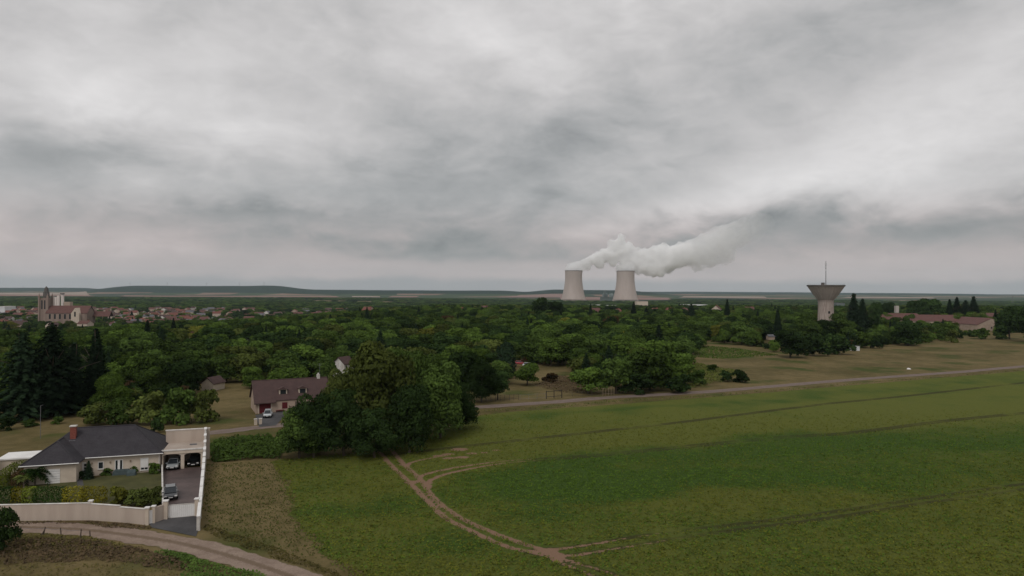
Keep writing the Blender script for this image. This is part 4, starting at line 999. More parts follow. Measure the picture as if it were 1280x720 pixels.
# overgrown bank right of the court
def thicket(name, poly, h, size, dens, mat, label, cat):
    xs_ = [p.x for p in poly]; ys_ = [p.y for p in poly]; n = int((max(xs_)-min(xs_))*(max(ys_)-min(ys_))*dens)
    x = RNG.uniform(min(xs_), max(xs_), n); y = RNG.uniform(min(ys_), max(ys_), n)
    ok = inside([(p.x, p.y) for p in poly], x+.4*vnoise(x, y, 1.1), y+.4*vnoise(y, x, 1.3)); x, y = x[ok], y[ok]
    d = dpoly([(p.x, p.y) for p in poly+[poly[0]]], x, y); hh = h*np.minimum(1, .25+d/1.2)*(1+.35*vnoise(x, y, 1.2)+.25*vnoise(x+9, y, .5))
    z = hh*RNG.random(len(x))**.35
    v, q = leaf_quads(np.stack([x, y, z+terrain(x, y)], 1), np.stack([RNG.normal(0, .6, len(x)), RNG.normal(0, .6, len(x))-.3, np.ones(len(x))*.9], 1), size)
    o = link_mesh(name, np_mesh(name, v, q, mat)); tag(o, label, cat, None, 'stuff'); return o
thicket('bramble_bank', gp([(263,556),(300,552),(340,547),(352,560),(352,573),(300,576),(264,578)]), 1.15, .32, 45, M['broad_mid'], 'dark green brambles covering the bank right of the white wall', 'brambles')
thicket('roadside_weeds', gp([(-10,673),(40,676),(110,677),(160,683),(190,691),(235,706),(240,716),(150,704),(90,702),(-10,706)]), .6, .24, 26, M['weed_red'], 'reddish brown dry weeds below the dirt road', 'weeds')
thicket('roadside_brush', gp([(-10,669),(40,669),(110,671),(160,681),(180,688),(120,692),(-10,690)]), .5, .22, 22, M['drygrass'], 'tall straw coloured weeds along the fence posts', 'weeds')
thicket('roadside_bramble', gp([(196,690),(215,690),(262,703),(330,722),(340,735),(210,735),(230,712),(200,700)]), .6, .22, 40, M['broad_mid'], 'bright green brambles at the lower edge beside the dirt road', 'brambles')
thicket('wall_foot_weeds', gp([(18,652),(113,652),(184,657),(190,662),(150,661),(100,655.5),(20,655.5)]), .35, .18, 40, M['weed_red'], 'low brown weeds between front wall and dirt road', 'weeds')
thicket('verge_weeds', gp([(252,664),(300,683),(350,700),(420,726),(430,722),(360,690),(300,670),(256,655)]), .35, .20, 26, M['drygrass'], 'rough brown grass on the upper side of the dirt road', 'grass')
LE = [(600,514.5),(640,511.5),(700,507),(760,502),(880,495),(1000,485.5),(1100,477),(1200,469.5),(1280,462)]
thicket('lane_verge', gp([(590,518)]+LE+[(1400,452)]+[(1280,463.2),(1100,478.3),(1000,487),(880,497.5),(760,505.5),(640,514.5)]), .5, .28, 3.2, M['verge'], 'rough verge grass between the lane and the crop field', 'grass')
thicket('meadow_weeds', gp([(845,470),(870,455),(900,462),(930,466),(900,478),(862,486)]), .9, .4, 6, M['verge'], 'tall weeds in the corner of the dry meadow by the lane', 'weeds')
thicket('slope_weeds', gp([(668,482),(700,470),(735,478),(740,492),(700,490)]), .7, .35, 7, M['weed_red'], 'brownish weeds on the slope right of the small lawn', 'weeds')
sheet_pts = gp([(868,446),(868,431),(925,436),(975,444),(900,449)]); thicket('green_pasture', sheet_pts, .25, .5, 2.2, M['broad_bright'], 'patch of fresh green grass between the wood and the dry meadow', 'grass')
# dry grass tufts on the plot between the wall and the crop, and before the road
for nm, poly, mt, lb in [('dry_grass', [(256,580),(340,578),(352,600),(362,640),(376,668),(400,700),(330,690),(262,660),(250,640)], 'verge', 'short dry olive brown grass on the plot right of the white wall'),
                         ('meadow_grass', [(-40,706),(90,704),(150,706),(225,716),(240,745),(-40,745)], 'drygrass', 'dry short grass in the lower left corner')]:
    o = thicket(nm, gp(poly), .16, .18, 8, M[mt], lb, 'grass')

thicket('field_margin', gp([(338,577),(350,577),(357,592),(366,612),(374,638),(388,664),(412,690),(462,725),(440,725),(395,692),(374,668),(362,642),(354,615),(346,595)]), .3, .2, 12, M['verge'], 'rough grassy margin between the dry plot and the crop field', 'grass')
# wooden posts with wire at the dirt road
e = empty('wire_fence', (0, 0, 0), 0, label='broken wire fence on leaning wooden posts below the dirt road', cat='fence')
pp = [(25,675,1.5,.03),(53,673,1.25,.12),(77,674,1.3,-.05),(100,676,1.3,.05),(113,673,.9,-.03)]; tops = []
for x, y, h_, ln in pp:
    p = G(x, y); q = p+Vector((ln*2, ln, h_)); MB().bar(p-Vector((0, 0, .1)), q, .07, .055, 7).build('post', M['wood'], e); tops.append(q-Vector((0, 0, .15)))
p = G(49, 674); MB().bar(p, tops[1], .05).build('brace', M['wood'], e)
b = MB()
for i in range(4): m_ = (tops[i]+tops[i+1])/2-Vector((0, 0, .12)); b.bar(tops[i], m_, .014, None, 4).bar(m_, tops[i+1], .014, None, 4)
b.build('wire', M['steel'], e)

# ------------------------------------------------------------------ cars
def car(loc, rz, paint, label, wagon=False, Lc=4.2, H_=1.48, Wc=1.78):
    """body along local x, nose at +x"""
    e = empty('parked_car', loc, rz, label=label, cat='car', group='parked cars')
    h = Lc/2; st = [(-h, .45, .84, .90), (-h+.08, .36, .86, .98), (-h+.5, .28, .88, 1.0), (-.9, .24, .89, .96), (0, .22, .90, .93), (.75, .22, .89, .90), (h-.55, .26, .86, .80), (h-.12, .34, .82, .70), (h, .42, .74, .62)]
    V = []; n = 8
    for x, zb, wd, zt in st:
        w2 = wd*Wc/1.78; V += [(x, -w2*.86, zb), (x, -w2, zb+.14), (x, -w2, zt-.20), (x, -w2*.90, zt), (x, w2*.90, zt), (x, w2, zt-.20), (x, w2, zb+.14), (x, w2*.86, zb)]
    Fc = [(i*n+k, (i+1)*n+k, (i+1)*n+(k+1) % n, i*n+(k+1) % n) for i in range(len(st)-1) for k in range(n)]+[tuple(range(n-1, -1, -1)), tuple(range((len(st)-1)*n, len(st)*n))]
    bd = MB().add(V, Fc).build('body', paint, e, True, .03)
    xr = -h+.35 if wagon else -h+.55
    gl = [(-h+.12, .95), (xr+.25, H_), (.35, H_), (1.15, .90)]; w0, w1 = .74, .58
    V = [(x, -(w0 if z < 1.1 else w1), z) for x, z in gl]+[(x, (w0 if z < 1.1 else w1), z) for x, z in gl]
    MB().add(V, [(0,1,2,3), (7,6,5,4), (0,4,5,1), (1,5,6,2), (2,6,7,3)]).build('cabin', M['glass'], e, False, .02)
    MB().slab([(xr+.22, -w1-.015, H_+.025), (.42, -w1-.015, H_+.025), (.42, w1+.015, H_+.025), (xr+.22, w1+.015, H_+.025)], .05).build('roof', paint, e, bevel=.02)
    b = MB()
    for sg in (-1, 1):
        b.bar((1.15, sg*(w0-.02), .91), (.38, sg*w1, H_), .035); b.bar((-h+.14, sg*(w0-.02), .95), (xr+.25, sg*w1, H_), .05); b.bar((-.35, sg*w0, .95), (-.35, sg*w1, H_), .035)
    b.build('pillar', paint, e)
    for sx in (-h+.78, h-.82):
        for sg in (-1, 1):
            wl = MB().bar((sx, sg*.70, .31), (sx, sg*.90, .31), .31, .31, 18).build('wheel', M['tyre'], e, False); MB().bar((sx, sg*.902, .31), (sx, sg*.915, .31), .19, .19, 12).build('rim', M['steel'], wl)
    for sg in (-1, 1):
        MB().box(h-.16, h-.0, sg*.62-.16, sg*.62+.16, .56, .70).build('headlight', M['white'], e); MB().box(-h-.01, -h+.1, sg*.66-.13, sg*.66+.13, .66, .84).build('tail_light', M['darkred'], e)
        MB().box(.78, .95, sg*.92-.09, sg*.92+.09, .90, 1.03).build('mirror', paint, e)
    MB().box(h-.02, h+.02, -.5, .5, .36, .50).build('grille', M['tyre'], e); MB().box(h+.021, h+.03, -.26, .26, .42, .52).build('number_plate', M['white'], e)
    return e
dd = (LW0-LW1).normalized(); fz = math.atan2(dd.y, dd.x)
gu = Vector((math.cos(GPH), math.sin(GPH), 0)); gv = Vector((-math.sin(GPH), math.cos(GPH), 0))
z5 = Vector((0, 0, .06))
car(LW1+gu*(GW*.26)+gv*1.1+z5, GPH-math.pi/2, car_paint('light silver paint', (.42, .45, .46)), 'light silver car parked nose out in the left bay of the garage', True, 4.1)
car(LW1+gu*(GW*.76)+gv*2.3+z5, GPH-math.pi/2, car_paint('black paint', (.012, .012, .014)), 'black car standing in the shade of the right garage bay', False, 4.2)
p = G(213, 622); car(p+z5, fz+math.pi*0, car_paint('grey metallic paint', (.06, .064, .068)), 'dark grey metallic car on the driveway behind the white gate', False, 3.9)

# ------------------------------------------------------------------ brown-roofed house
B0 = G(319.5, 517.2); BP = R(27)
HB = empty('country_house', B0, BP, label='pink rendered house with long brown roof, two dormers and red shutters', cat='house')
UB = lambda px, v=0, z=1.: solve_u(B0, BP, px, v, z)
s1_, LE_ = UB(344.4, 0, 2.6), UB(412, 0, 2.6)
E1, E2, DB, ZR = 2.5, 2.75, 9.6, 6.9
b = MB(); gable_walls(b, 0, LE_, .0, DB, E1+.2, ZR-.25); b.build('wall', M['render2'], HB)
ym = DB/2
b = MB()
for x0, x1, ya, za in ((-.35, s1_, -.75, E1-.1), (s1_+.003, LE_+.35, -.15, E2)):
    b.slab([(x0, ya, za), (x1, ya, za), (x1, ym, ZR), (x0, ym, ZR)], .18)
b.slab([(LE_+.35, DB+.4, E1), (-.35, DB+.4, E1), (-.35, ym+.002, ZR), (LE_+.35, ym+.002, ZR)], .18); rf = b.build('roof', M['brown_tile'], HB)
MB().bar((-.36, ym, ZR+.02), (LE_+.36, ym, ZR+.02), .10).build('ridge_tiles', M['brown_tile'], rf)
MB().seg((-.37, -.75), (-.37, ym), .05, E1-.38, E1-.1, ZR-.28, ZR+.02).build('bargeboard', M['wood'], rf)
for px0, px1 in ((349.0, 359.0), (373.4, 383.4)):
    u0, u1 = UB(px0, 1.2, 4), UB(px1, 1.2, 4); zb, zt = 3.65, 5.0; yf = 1.25
    dm = MB().box(u0, u1, yf, 3.6, zb, zt).build('dormer', M['render'], HB)
    MB().box(u0+.25, u1-.25, yf-.03, yf+.02, zb+.2, zt-.12).build('window', M['glass'], dm)
    uc = (u0+u1)/2; bb = MB()
    bb.slab([(u0-.2, yf-.25, zt), (uc, yf-.1, zt+.55), (uc, 4.3, zt+.55), (u0-.2, 3.9, zt)][::-1], .1); bb.slab([(u1+.2, yf-.25, zt), (uc+.001, yf-.1, zt+.55), (uc+.001, 4.3, zt+.55), (u1+.2, 3.9, zt)], .1)
    bb.add([(u0-.2, yf-.25, zt), (u1+.2, yf-.25, zt), (uc, yf-.1, zt+.55)], [(0, 1, 2)]); bb.build('dormer_roof', M['brown_tile'], dm)
g0, g1 = UB(324), UB(338.6); MB().box(g0, g1, -.04, .02, 0, 2.15).build('garage_door', M['darkred'], HB)
MB().box(g0-.25, g0-.003, -.06, .02, 0, 2.3).box(g1+.003, g1+.25, -.06, .02, 0, 2.3).box(g0-.25, g1+.25, -.06, .02, 2.303, 2.45).build('door_surround', M['render'], HB)
MB().box(UB(352.6), UB(359.2), -.06, .02, .75, 2.15).build('shutter', M['darkred'], HB)
MB().box(UB(369), UB(373.2), -.05, .02, .1, 2.2).build('front_door', M['wood'], HB)
window(HB, UB(378), UB(381.2), 1.0, 2.1, 0, bars=0); MB().box(UB(388.5), UB(399), -.06, .02, .8, 2.2).build('shutter', M['darkred'], HB)
cu = UB(397.8, ym, 7); ch = MB().box(cu-.35, cu+.35, ym-.35, ym+.35, ZR-.4, ZR+.75).build('chimney', M['whitewall'], HB); MB().lathe([(.2, ZR+.752), (.16, ZR+1.1)], 10, cu, ym).build('chimney_pot', M['whitewall'], ch)
MB().bar((cu+.3, ym, ZR+.7), (cu+.3, ym, ZR+3.4), .03).bar((cu-.3, ym, ZR+3.2), (cu+.9, ym, ZR+3.2), .02).bar((cu-.1, ym, ZR+2.9), (cu+.7, ym, ZR+2.9), .02).build('aerial', M['steel'], HB)
for i, (x, y) in enumerate([(319.5, 531), (325.5, 530.4)]):
    p = G(x, y); e = empty('gate_pillar', p, BP, label='%s white gatepost before the brown-roofed house' % ['left', 'right'][i], cat='pillar', group='gateposts at the lane')
    MB().box(-.28, .28, -.28, .28, 0, 1.15).build('shaft', M['render'], e); MB().box(-.33, .33, -.33, .33, 1.152, 1.25).build('cap', M['whitewall'], e)
p = G(334.8, 521); dirn = Vector((.35, -1, 0)); car(p+Vector((0, 0, .05)), math.atan2(-1, .28), car_paint('pearl white paint', (.55, .58, .60)), 'white car parked before the dark red garage door', True, 4.1)
p = G(350, 515); o = MB().box(-.9, .9, -.4, .4, .35, .5).box(-.8, -.7, -.3, .3, 0, .348).box(.7, .8, -.3, .3, 0, .348).box(-.9, .9, .3, .4, .502, .95).build('garden_bench', M['darkred']); o.location = p; o.rotation_euler = (0, 0, BP); tag(o, 'dark red bench before the wall of the brown-roofed house', 'bench')
sheet('yard', [tuple(G(a, b_)[:2]) for a, b_ in [(319,519),(324,534),(345,532),(362,513),(341,515)]], .05, M['asphalt'])

# ------------------------------------------------------------------ lane fences, stakes, netting
def picket(name, l, h_, step, mat, label, r=.03, grp='fences along the lane'):
    pts = gp(l); e = empty(name, (0, 0, 0), 0, label=label, cat='fence', group=grp); b = MB(); rl = MB()
    for p, q in zip(pts[:-1], pts[1:]):
        n = max(1, int((q-p).length/step))
        for i in range(n+1): a = p.lerp(q, i/n); b.bar((a.x, a.y, 0), (a.x, a.y, h_), r)
        for z in (h_*.25, h_*.92): rl.bar((p.x, p.y, z), (q.x, q.y, z), r*.7)
    b.build('post', mat, e); rl.build('rail', mat, e); return e
picket('iron_railing', [(590,503.5),(648,500)], 1.6, 1.2, M['wood'], 'rusty brown railing along the lane left of the small lawn', .05)
picket('wire_mesh_fence', [(650,500.5),(682,498.5)], 1.5, 2.0, M['steel'], 'thin wire fence before the small lawn', .03)
picket('steel_gate', [(683,498.6),(702,497.2)], 2.1, 1.9, M['blacksteel'], 'black steel gate of three tall posts at the small lawn', .09)
picket('stake_row', [(753.5,494.8),(767.5,493.8)], 2.1, .75, M['palewood'], 'row of pale wooden stakes before the wood at the lane', .06)
picket('meadow_fence', [(703,497),(752,494.3)], 1.3, 2.5, M['wood'], 'low dark fence from the steel gate to the pale stakes', .035)
p = G(839, 484.5); o = leafy_box('green_netting', -1.5, 1.5, -.4, .4, 1.5, M['green_net'], dens=60, size=.3, label='bright green garden netting under the trees beside the lane', cat='netting'); o.location = p
p = G(1136, 461.5); b = MB(); b.add([(-.7,-.4,0),(.7,-.4,0),(.8,.4,0),(-.7,.4,0),(-.4,-.2,.45),(.4,-.1,.35),(.4,.2,.4),(-.3,.2,.5)], [(0,1,5,4),(1,2,6,5),(2,3,7,6),(3,0,4,7),(4,5,6,7)]); o = b.build('white_sack', M['white'], None, False, .1); o.location = p; tag(o, 'white sack lying in the dry meadow near the lane', 'sack')

tick('--- scattered houses')
# ------------------------------------------------------------------ scattered houses
def gabled_house(p, rz, w_, d_, h_, rise, wall, roof, label, group=None, cat='house', name='house', wins=2, chimney=True):
    e = empty(name, p, rz, label=label, cat=cat, group=group)
    gable_walls(MB(), -w_/2, w_/2, 0, d_, h_, h_+rise-.12).build('wall', wall, e)
    rf = gable_roof(MB(), -w_/2, w_/2, 0, d_, h_, h_+rise).build('roof', roof, e)
    if chimney: MB().box(w_*.22, w_*.22+.8, d_/2+.3, d_/2+1.1, h_+rise*.4, h_+rise+.9).build('chimney', M['brick'], rf)
    for i in range(wins):
        u = -w_/2+w_*(i+.5)/wins; f_ = MB().box(u-.65, u+.65, -.05, .02, h_*.36, h_*.36+1.35).build('window', M['white'], e); MB().box(u-.55, u+.55, -.055, -.051, h_*.36+.1, h_*.36+1.25).build('pane', M['glass'], f_)
    if wins:
        for sg in (-1, 1):
            for zz in ((h_*.36, h_*.36+1.3),): MB().box(sg*w_/2-.03, sg*w_/2+.03, d_/2-.5, d_/2+.5, *zz).build('window', M['glass'], e)
    return e
gabled_house(G(274, 487), R(77), 5.0, 3.8, 2.0, 1.5, M['render'], M['brown_tile'], 'small shed with brown gabled roof behind the open lawn', 'sheds', 'shed', 'shed', 0, False)
p = Y_at(302, 330, 0); p.z = T(p.x, p.y); gabled_house(p, R(-60), 6, 5.5, 4.6, 2.6, M['whitewall'], M['grey_tile'], 'white gabled house with blue grey roof among the trees', 'houses in the wood')
p = Y_at(437, 222, 0); p.z = T(p.x, p.y); gabled_house(p, R(65), 5.0, 4.6, 4.3, 2.0, M['whitewall'], M['brown_tile'], 'white gabled house with brown roof behind the brown-roofed one', 'houses in the wood', chimney=False, wins=0)
p = Y_at(443, 215, 0); p.z = 0; o = MB().box(-3.6, 0, 0, 2.5, 2.0, 2.2).box(-3.5, -3.35, .1, .25, 0, 1.998).box(-.25, -.1, .1, .25, 0, 1.998).build('lean_to', M['white']); o.location = p; tag(o, 'white flat canopy beside the white gabled house', 'canopy')
p = Y_at(237, 380, 0); p.z = T(p.x, p.y); gabled_house(p, R(-50), 4.5, 5, 5, 2, M['render2'], M['red_tile'], 'small reddish house between tree crowns left of the grey-roofed one', 'houses in the wood', chimney=False)
p = Y_at(178, 270, 0); p.z = T(p.x, p.y); gabled_house(p, R(5), 9, 5, 3.0, 1.0, M['shed'], M['grey_tile'], 'low grey roof between the trees above the shrub row', 'houses in the wood', chimney=False, wins=0)
p = G(650, 462); p.z = 0; car(Vector((p.x, p.y+8, .9)), R(0), car_paint('red paint', (.28, .02, .025)), 'red car parked behind the columnar conifer', False)
car(Vector((p.x+3.2, p.y+5, .5)), R(-15), car_paint('white van paint', (.6, .62, .64)), 'white car parked right of the red one on the lawn', True)
p = G(1070, 438.5); e = empty('shed', p, R(5), label='small grey shed at the edge of the dry meadow below the water tower', cat='shed', group='sheds')
MB().box(-1.9, 1.9, 0, 2.6, 0, 2.3).build('wall', M['shed'], e); MB().slab([(-2.3, -.4, 2.75), (2.3, -.4, 2.75), (2.3, 3, 2.4), (-2.3, 3, 2.4)], .12).build('roof', M['grey_tile'], e); MB().box(-.9, .1, -.03, .02, 0, 2).build('door', M['steel'], e)
p = Y_at(965, 375, 0); p.z = 2.2; gabled_house(p, R(10), 3.4, 3, 1.6, .9, M['render2'], M['grey_tile'], 'little pale cabin among the trees left of the water tower', 'sheds', 'shed', 'shed', 0, False)
# long hall with red brown roofs
def hall(px0, px1, Y, h_, rise, label, dep=16, rz=0.0, wall='render', zoff=0.):
    a, b2 = Y_at(px0, Y, 0), Y_at(px1, Y, 0); W_ = (b2-a).length; c_ = (a+b2)/2; c_.z = T(c_.x, c_.y)+zoff
    return gabled_house(c_, rz, W_, dep, h_, rise, M[wall], M['redbrown_tile'], label, 'wings of the long low hall', 'hall', 'hall', 5, False)
hall(1096, 1152, 548, 6.5, 4.8, 'left wing of the long low hall with red brown roof', 18, R(-4), 'render2')
hall(1142, 1206, 535, 6.0, 4.6, 'middle wing of the long low hall with red brown roof', 18, R(-6), 'render2')
p = Y_at(1237, 525, 0); p.z = 0
gabled_house(p, R(95), 30, 22, 4.6, 4.8, M['render2'], M['redbrown_tile'], 'right wing of the long hall with broad cream gable facing the meadow', 'wings of the long low hall', 'hall', 'hall', 3, False)
p = Y_at(1122, 600, 0); o = MB().box(-1.3, 1.3, 0, 3, 0, 16.6).build('silo_box', M['silo']); o.location = p; tag(o, 'pale square building top above the left wing of the hall', 'building'); o.name = 'block_building'
p = Y_at(1249, 600, 0); p.z = 0; gabled_house(p, R(0), 17, 9, 7.5, 3, M['render2'], M['redbrown_tile'], 'pale house with red roof at the right end of the skyline trees', 'houses in the wood')
# houses between wood and skyline
HS = [(457, 386, 790, 12, 'red_tile', 'render2', 'red-roofed house with white dormers beyond the wood, left of centre'), (466, 389.5, 760, 10, 'red_tile', 'whitewall', 'white gabled house touching the red-roofed one beyond the wood'),
      (492, 389, 840, 14, 'grey_tile', 'render2', 'grey-roofed house right of the red-roofed pair beyond the wood'), (580, 386.5, 790, 9, 'red_tile', 'render2', 'small orange-red roof among the trees left of the centre'),
      (603, 384.5, 840, 18, 'redbrown_tile', 'render2', 'wide brown-roofed house right of the small orange-red roof'),
      (744, 387.5, 790, 12, 'redbrown_tile', 'render2', 'brown-roofed house below the left cooling tower'), (777, 388.5, 770, 12, 'red_tile', 'render', 'red-roofed house below the right cooling tower'),
      (822, 387.5, 800, 9, 'red_tile', 'render', 'first small red roof right below the cooling towers'), (839, 387, 790, 11, 'red_tile', 'render2', 'second red roof right of the cooling towers'), (856, 387.5, 810, 12, 'redbrown_tile', 'render2', 'third roof in the row right of the cooling towers'),
      (901, 384.5, 760, 9, 'redbrown_tile', 'render', 'cream gabled house near the dark pointed tree'), (936, 386, 790, 10, 'redbrown_tile', 'render2', 'half hidden brown roof between cream gable and water tower')]
for px, py, Y, w_, rfm, wlm, lb in HS:
    p = Y_at(px, Y, 0); r = ray(px, py); ztop = CAMH+r.z/r.y*Y; h_ = 6.5; rise = 3.8; p.z = ztop-h_-rise*.45; gz = T(p.x, p.y)
    if p.z > gz: h_ += p.z-gz; p.z = gz
    gabled_house(p, R(random.choice([-30, 0, 20, 60])), w_, 9, h_, rise, M[wlm], M[rfm], lb, 'houses beyond the wood')

# ------------------------------------------------------------------ town at the left with its church
town = []; tries = 0
while len(town) < 270 and tries < 30000:
    tries += 1; Y = 700+950*random.random()**.8; px = random.uniform(-30, 440)
    if px > 285 and (random.random() < .65 or Y < 1000): continue
    p = Y_at(px, Y, 0)
    if any((p.x-q['p'].x)**2+(p.y-q['p'].y)**2 < 16.5**2 for q in town): continue
    if 30 < px < 135 and 740 < Y < 860: continue
    p.z = T(p.x, p.y); town.append(dict(p=p, px=(px, 0), Y=Y, rz=R(random.choice([0, 90, 20, -25, 70, 10])+random.uniform(-6, 6)), w=random.uniform(9, 17), d=random.uniform(8, 11), h=random.uniform(4.5, 8), r=random.uniform(2.8, 4.2),
        roof=random.choices(['red_tile', 'redbrown_tile', 'brown_tile', 'grey_tile'], [.26, .40, .22, .12])[0], wall=random.choice(['render2', 'render_pink', 'render2', 'render', 'render2', 'render_pink', 'whitewall'])))
RN = {'red_tile': 'red', 'redbrown_tile': 'red brown', 'brown_tile': 'brown', 'grey_tile': 'grey'}
def tz(px): return 'left of the church' if px < 45 else 'below the church' if px < 125 else 'right of the church' if px < 210 else 'in the middle of town' if px < 300 else 'at the right end of town'
rank_labels(town, lambda d: (RN[d['roof']], tz(d['px'][0]), 'front' if d['Y'] < 850 else 'second' if d['Y'] < 1000 else 'third' if d['Y'] < 1180 else 'fourth' if d['Y'] < 1380 else 'rearmost'),
            lambda d, k, r_: ' '.join(x for x in [r_, '%s-roofed town house,' % k[0], k[2]+' rows', k[1]] if x))
for d in town: gabled_house(d['p'], d['rz'], d['w'], d['d'], d['h'], d['r'], M[d['wall']], M[d['roof']], d['label'], 'houses of the town', name='town_house', wins=2)
# trees between the town houses
CY = 800.
p0 = Y_at(57.3, CY, 0); gz = T(p0.x, p0.y); p0.z = gz
CHH = empty('church', p0, R(4), label='old stone church with tall turreted tower and long red brown nave roof', cat='church')
k_ = CY/F; top = CAMH+3.*k_-gz
def zpy(py): return CAMH-(py-362.2)*k_-gz
b = MB(); tw = 4.6
b.box(-tw, tw, -tw, tw, -1, zpy(373)); tower = b.build('tower', M['stone'], CHH)
b = MB()
for sx in (-1, 1):
    for sy in (-1, 1): b.box(sx*tw-.9, sx*tw+.9, sy*tw-.9, sy*tw+.9, -1, zpy(371)); b.lathe([(1.0, zpy(371)+.003), (.05, zpy(367))], 6, sx*tw, sy*tw)
b.build('buttress', M['stone'], tower)
b = MB(); b.lathe([(3.4, zpy(372.9)), (3.2, zpy(366)), (2.6, zpy(365.5)), (1.9, zpy(361)), (.15, zpy(358.4))], 8, .6, 0); b.build('turret', M['stone_dark'], tower)
for sx in (-1.6, 1.6):
    MB().box(sx-.75, sx+.75, -tw-.06, -tw+.02, zpy(387), zpy(376)).build('belfry_opening', M['glass'], tower)
def zn(py): return zpy(py)
nx0, nx1 = tw+.3, (112-57.3)*k_
b = MB(); gable_walls(b, nx0, nx1, -9, 9, zn(392.6), zn(385)); b.build('nave', M['stone'], CHH)
gable_roof(MB(), nx0, nx1, -9, 9, zn(391.8), zn(382.8)).build('nave_roof', M['redbrown_tile'], CHH)
for i in range(5):
    u = nx0+4+i*5.6; MB().box(u, u+2, -9.08, -9.01, zn(399), zn(393)).build('window', M['glass'], CHH)
ux = (100-57.3)*k_; tr_ = empty  # transept gable facing the camera
b = MB(); b.add([(ux-4.4,-13,-1),(ux+4.4,-13,-1),(ux+4.4,-9.02,-1),(ux-4.4,-9.02,-1),(ux-4.4,-13,zn(392)),(ux+4.4,-13,zn(392)),(ux+4.4,-9.02,zn(392)),(ux-4.4,-9.02,zn(392)),(ux,-13,zn(385.3)),(ux,-2,zn(385.3))],
                 [(0,1,5,8,4),(1,2,6,5),(3,0,4,7),(5,6,9,8),(8,9,7,4)]); b.build('transept', M['render'], CHH)
MB().box(ux-.9, ux+.9, -13.06, -13.003, zn(396), zn(390)).build('window', M['glass'], CHH)
bb = MB(); gable_roof(bb, (95-58)*k_+14, (118-58)*k_+14, 3, 12, zn(396), zn(390)); bb.build('choir_roof', M['redbrown_tile'], CHH)
# grain silos behind the church
SY = 1150.; ks = SY/F; sp_ = Y_at(71, SY, 0); sg = T(sp_.x, sp_.y); sp_.z = sg
e = empty('grain_silo', sp_, 0, label='cluster of tall pale grain silos rising behind the church', cat='silo')
for i, (px, pt_) in enumerate([(66.3, 371.5), (69.6, 372.0), (73.2, 370.2), (77.6, 368.6)]):
    u = (px-71)*ks; zt = CAMH-(pt_-362.2)*ks-sg; MB().lathe([(2.3, -1), (2.3, zt), (0.01, zt+.3)], 20, u, (i % 2)*1.5).build('silo', M['silo'], e, True)
MB().box((77.6-71)*ks-2.6, (77.6-71)*ks+2.4, -1.5, 3, CAMH-(368.4-362.2)*ks-sg, CAMH-(367.2-362.2)*ks-sg).build('head_house', M['stone_dark'], e)
MB().box((80-71)*ks, (87.5-71)*ks, 0, 8, -1, CAMH-(378-362.2)*ks-sg).build('annex', M['render2'], e)

tick('------- water tower')
# ------------------------------------------------------------------ water tower
WP = Y_at(1032.3, 436, 0); WP.z = 0
WT = empty('water_tower', WP, 0, label='concrete water tower with wide flared bowl and aerial mast on top', cat='water tower')
kw = 436/F; zw = lambda py: CAMH-(py-366.0)*kw
r1, r0 = 9.1*kw, 21.8*kw
prof = [(r1*1.10, -1), (r1*1.04, zw(400)), (r1, zw(388)), (r1*.99, zw(378)), (r1*1.04, zw(375.6)), (r1*1.2, zw(373.6)), (r0*.72, zw(367)), (r0*.985, zw(358.2)), (r0, zw(357.6)), (r0, zw(356.8)), (r0*.96, zw(356.8))]
MB().lathe(prof, 96).build('shell', M['wt'], WT, False)
MB().lathe([(r0*.96, zw(356.8)-.01), (r0*.5, zw(356.5)), (.01, zw(356.2))], 48).build('roof', M['stone'], WT)
MB().lathe([(r0*1.004, zw(358.1)), (r0*1.02, zw(358)), (r0*1.02, zw(356.7)), (r0*.99, zw(356.6))], 96).build('rim', M['stone_dark'], WT)
zt = zw(356.5); mt = MB().bar((0, 0, zt-.5), (0, 0, zw(326.5)), .30, .14, 6).build('mast', M['steel'], WT)
for dz_, r_ in ((.3, .8), (2.2, .75), (4.2, .4)):
    for k in range(3):
        a = k*2.09+dz_; MB().box(math.cos(a)*r_*.55-.13, math.cos(a)*r_*.55+.13, math.sin(a)*r_*.55-.13, math.sin(a)*r_*.55+.13, zw(328.5)-dz_-1.2, zw(328.5)-dz_).build('antenna', M['shed'], mt)
MB().box(-2.6, -1.2, -1, 1, zt-.2, zt+1.5).build('hatch', M['stone_dark'], WT); b = MB()
for k in range(40):
    a = 6.283*k/40; b.bar((r0*.95*math.cos(a), r0*.95*math.sin(a), zw(356.8)), (r0*.95*math.cos(a), r0*.95*math.sin(a), zw(356.8)+.9), .03, None, 4)
b.build('railing', M['steel'], WT)
MB().box(-.6, .6, -r1*1.02-.05, -r1*.9, zw(392), zw(389)).build('window', M['glass'], WT)

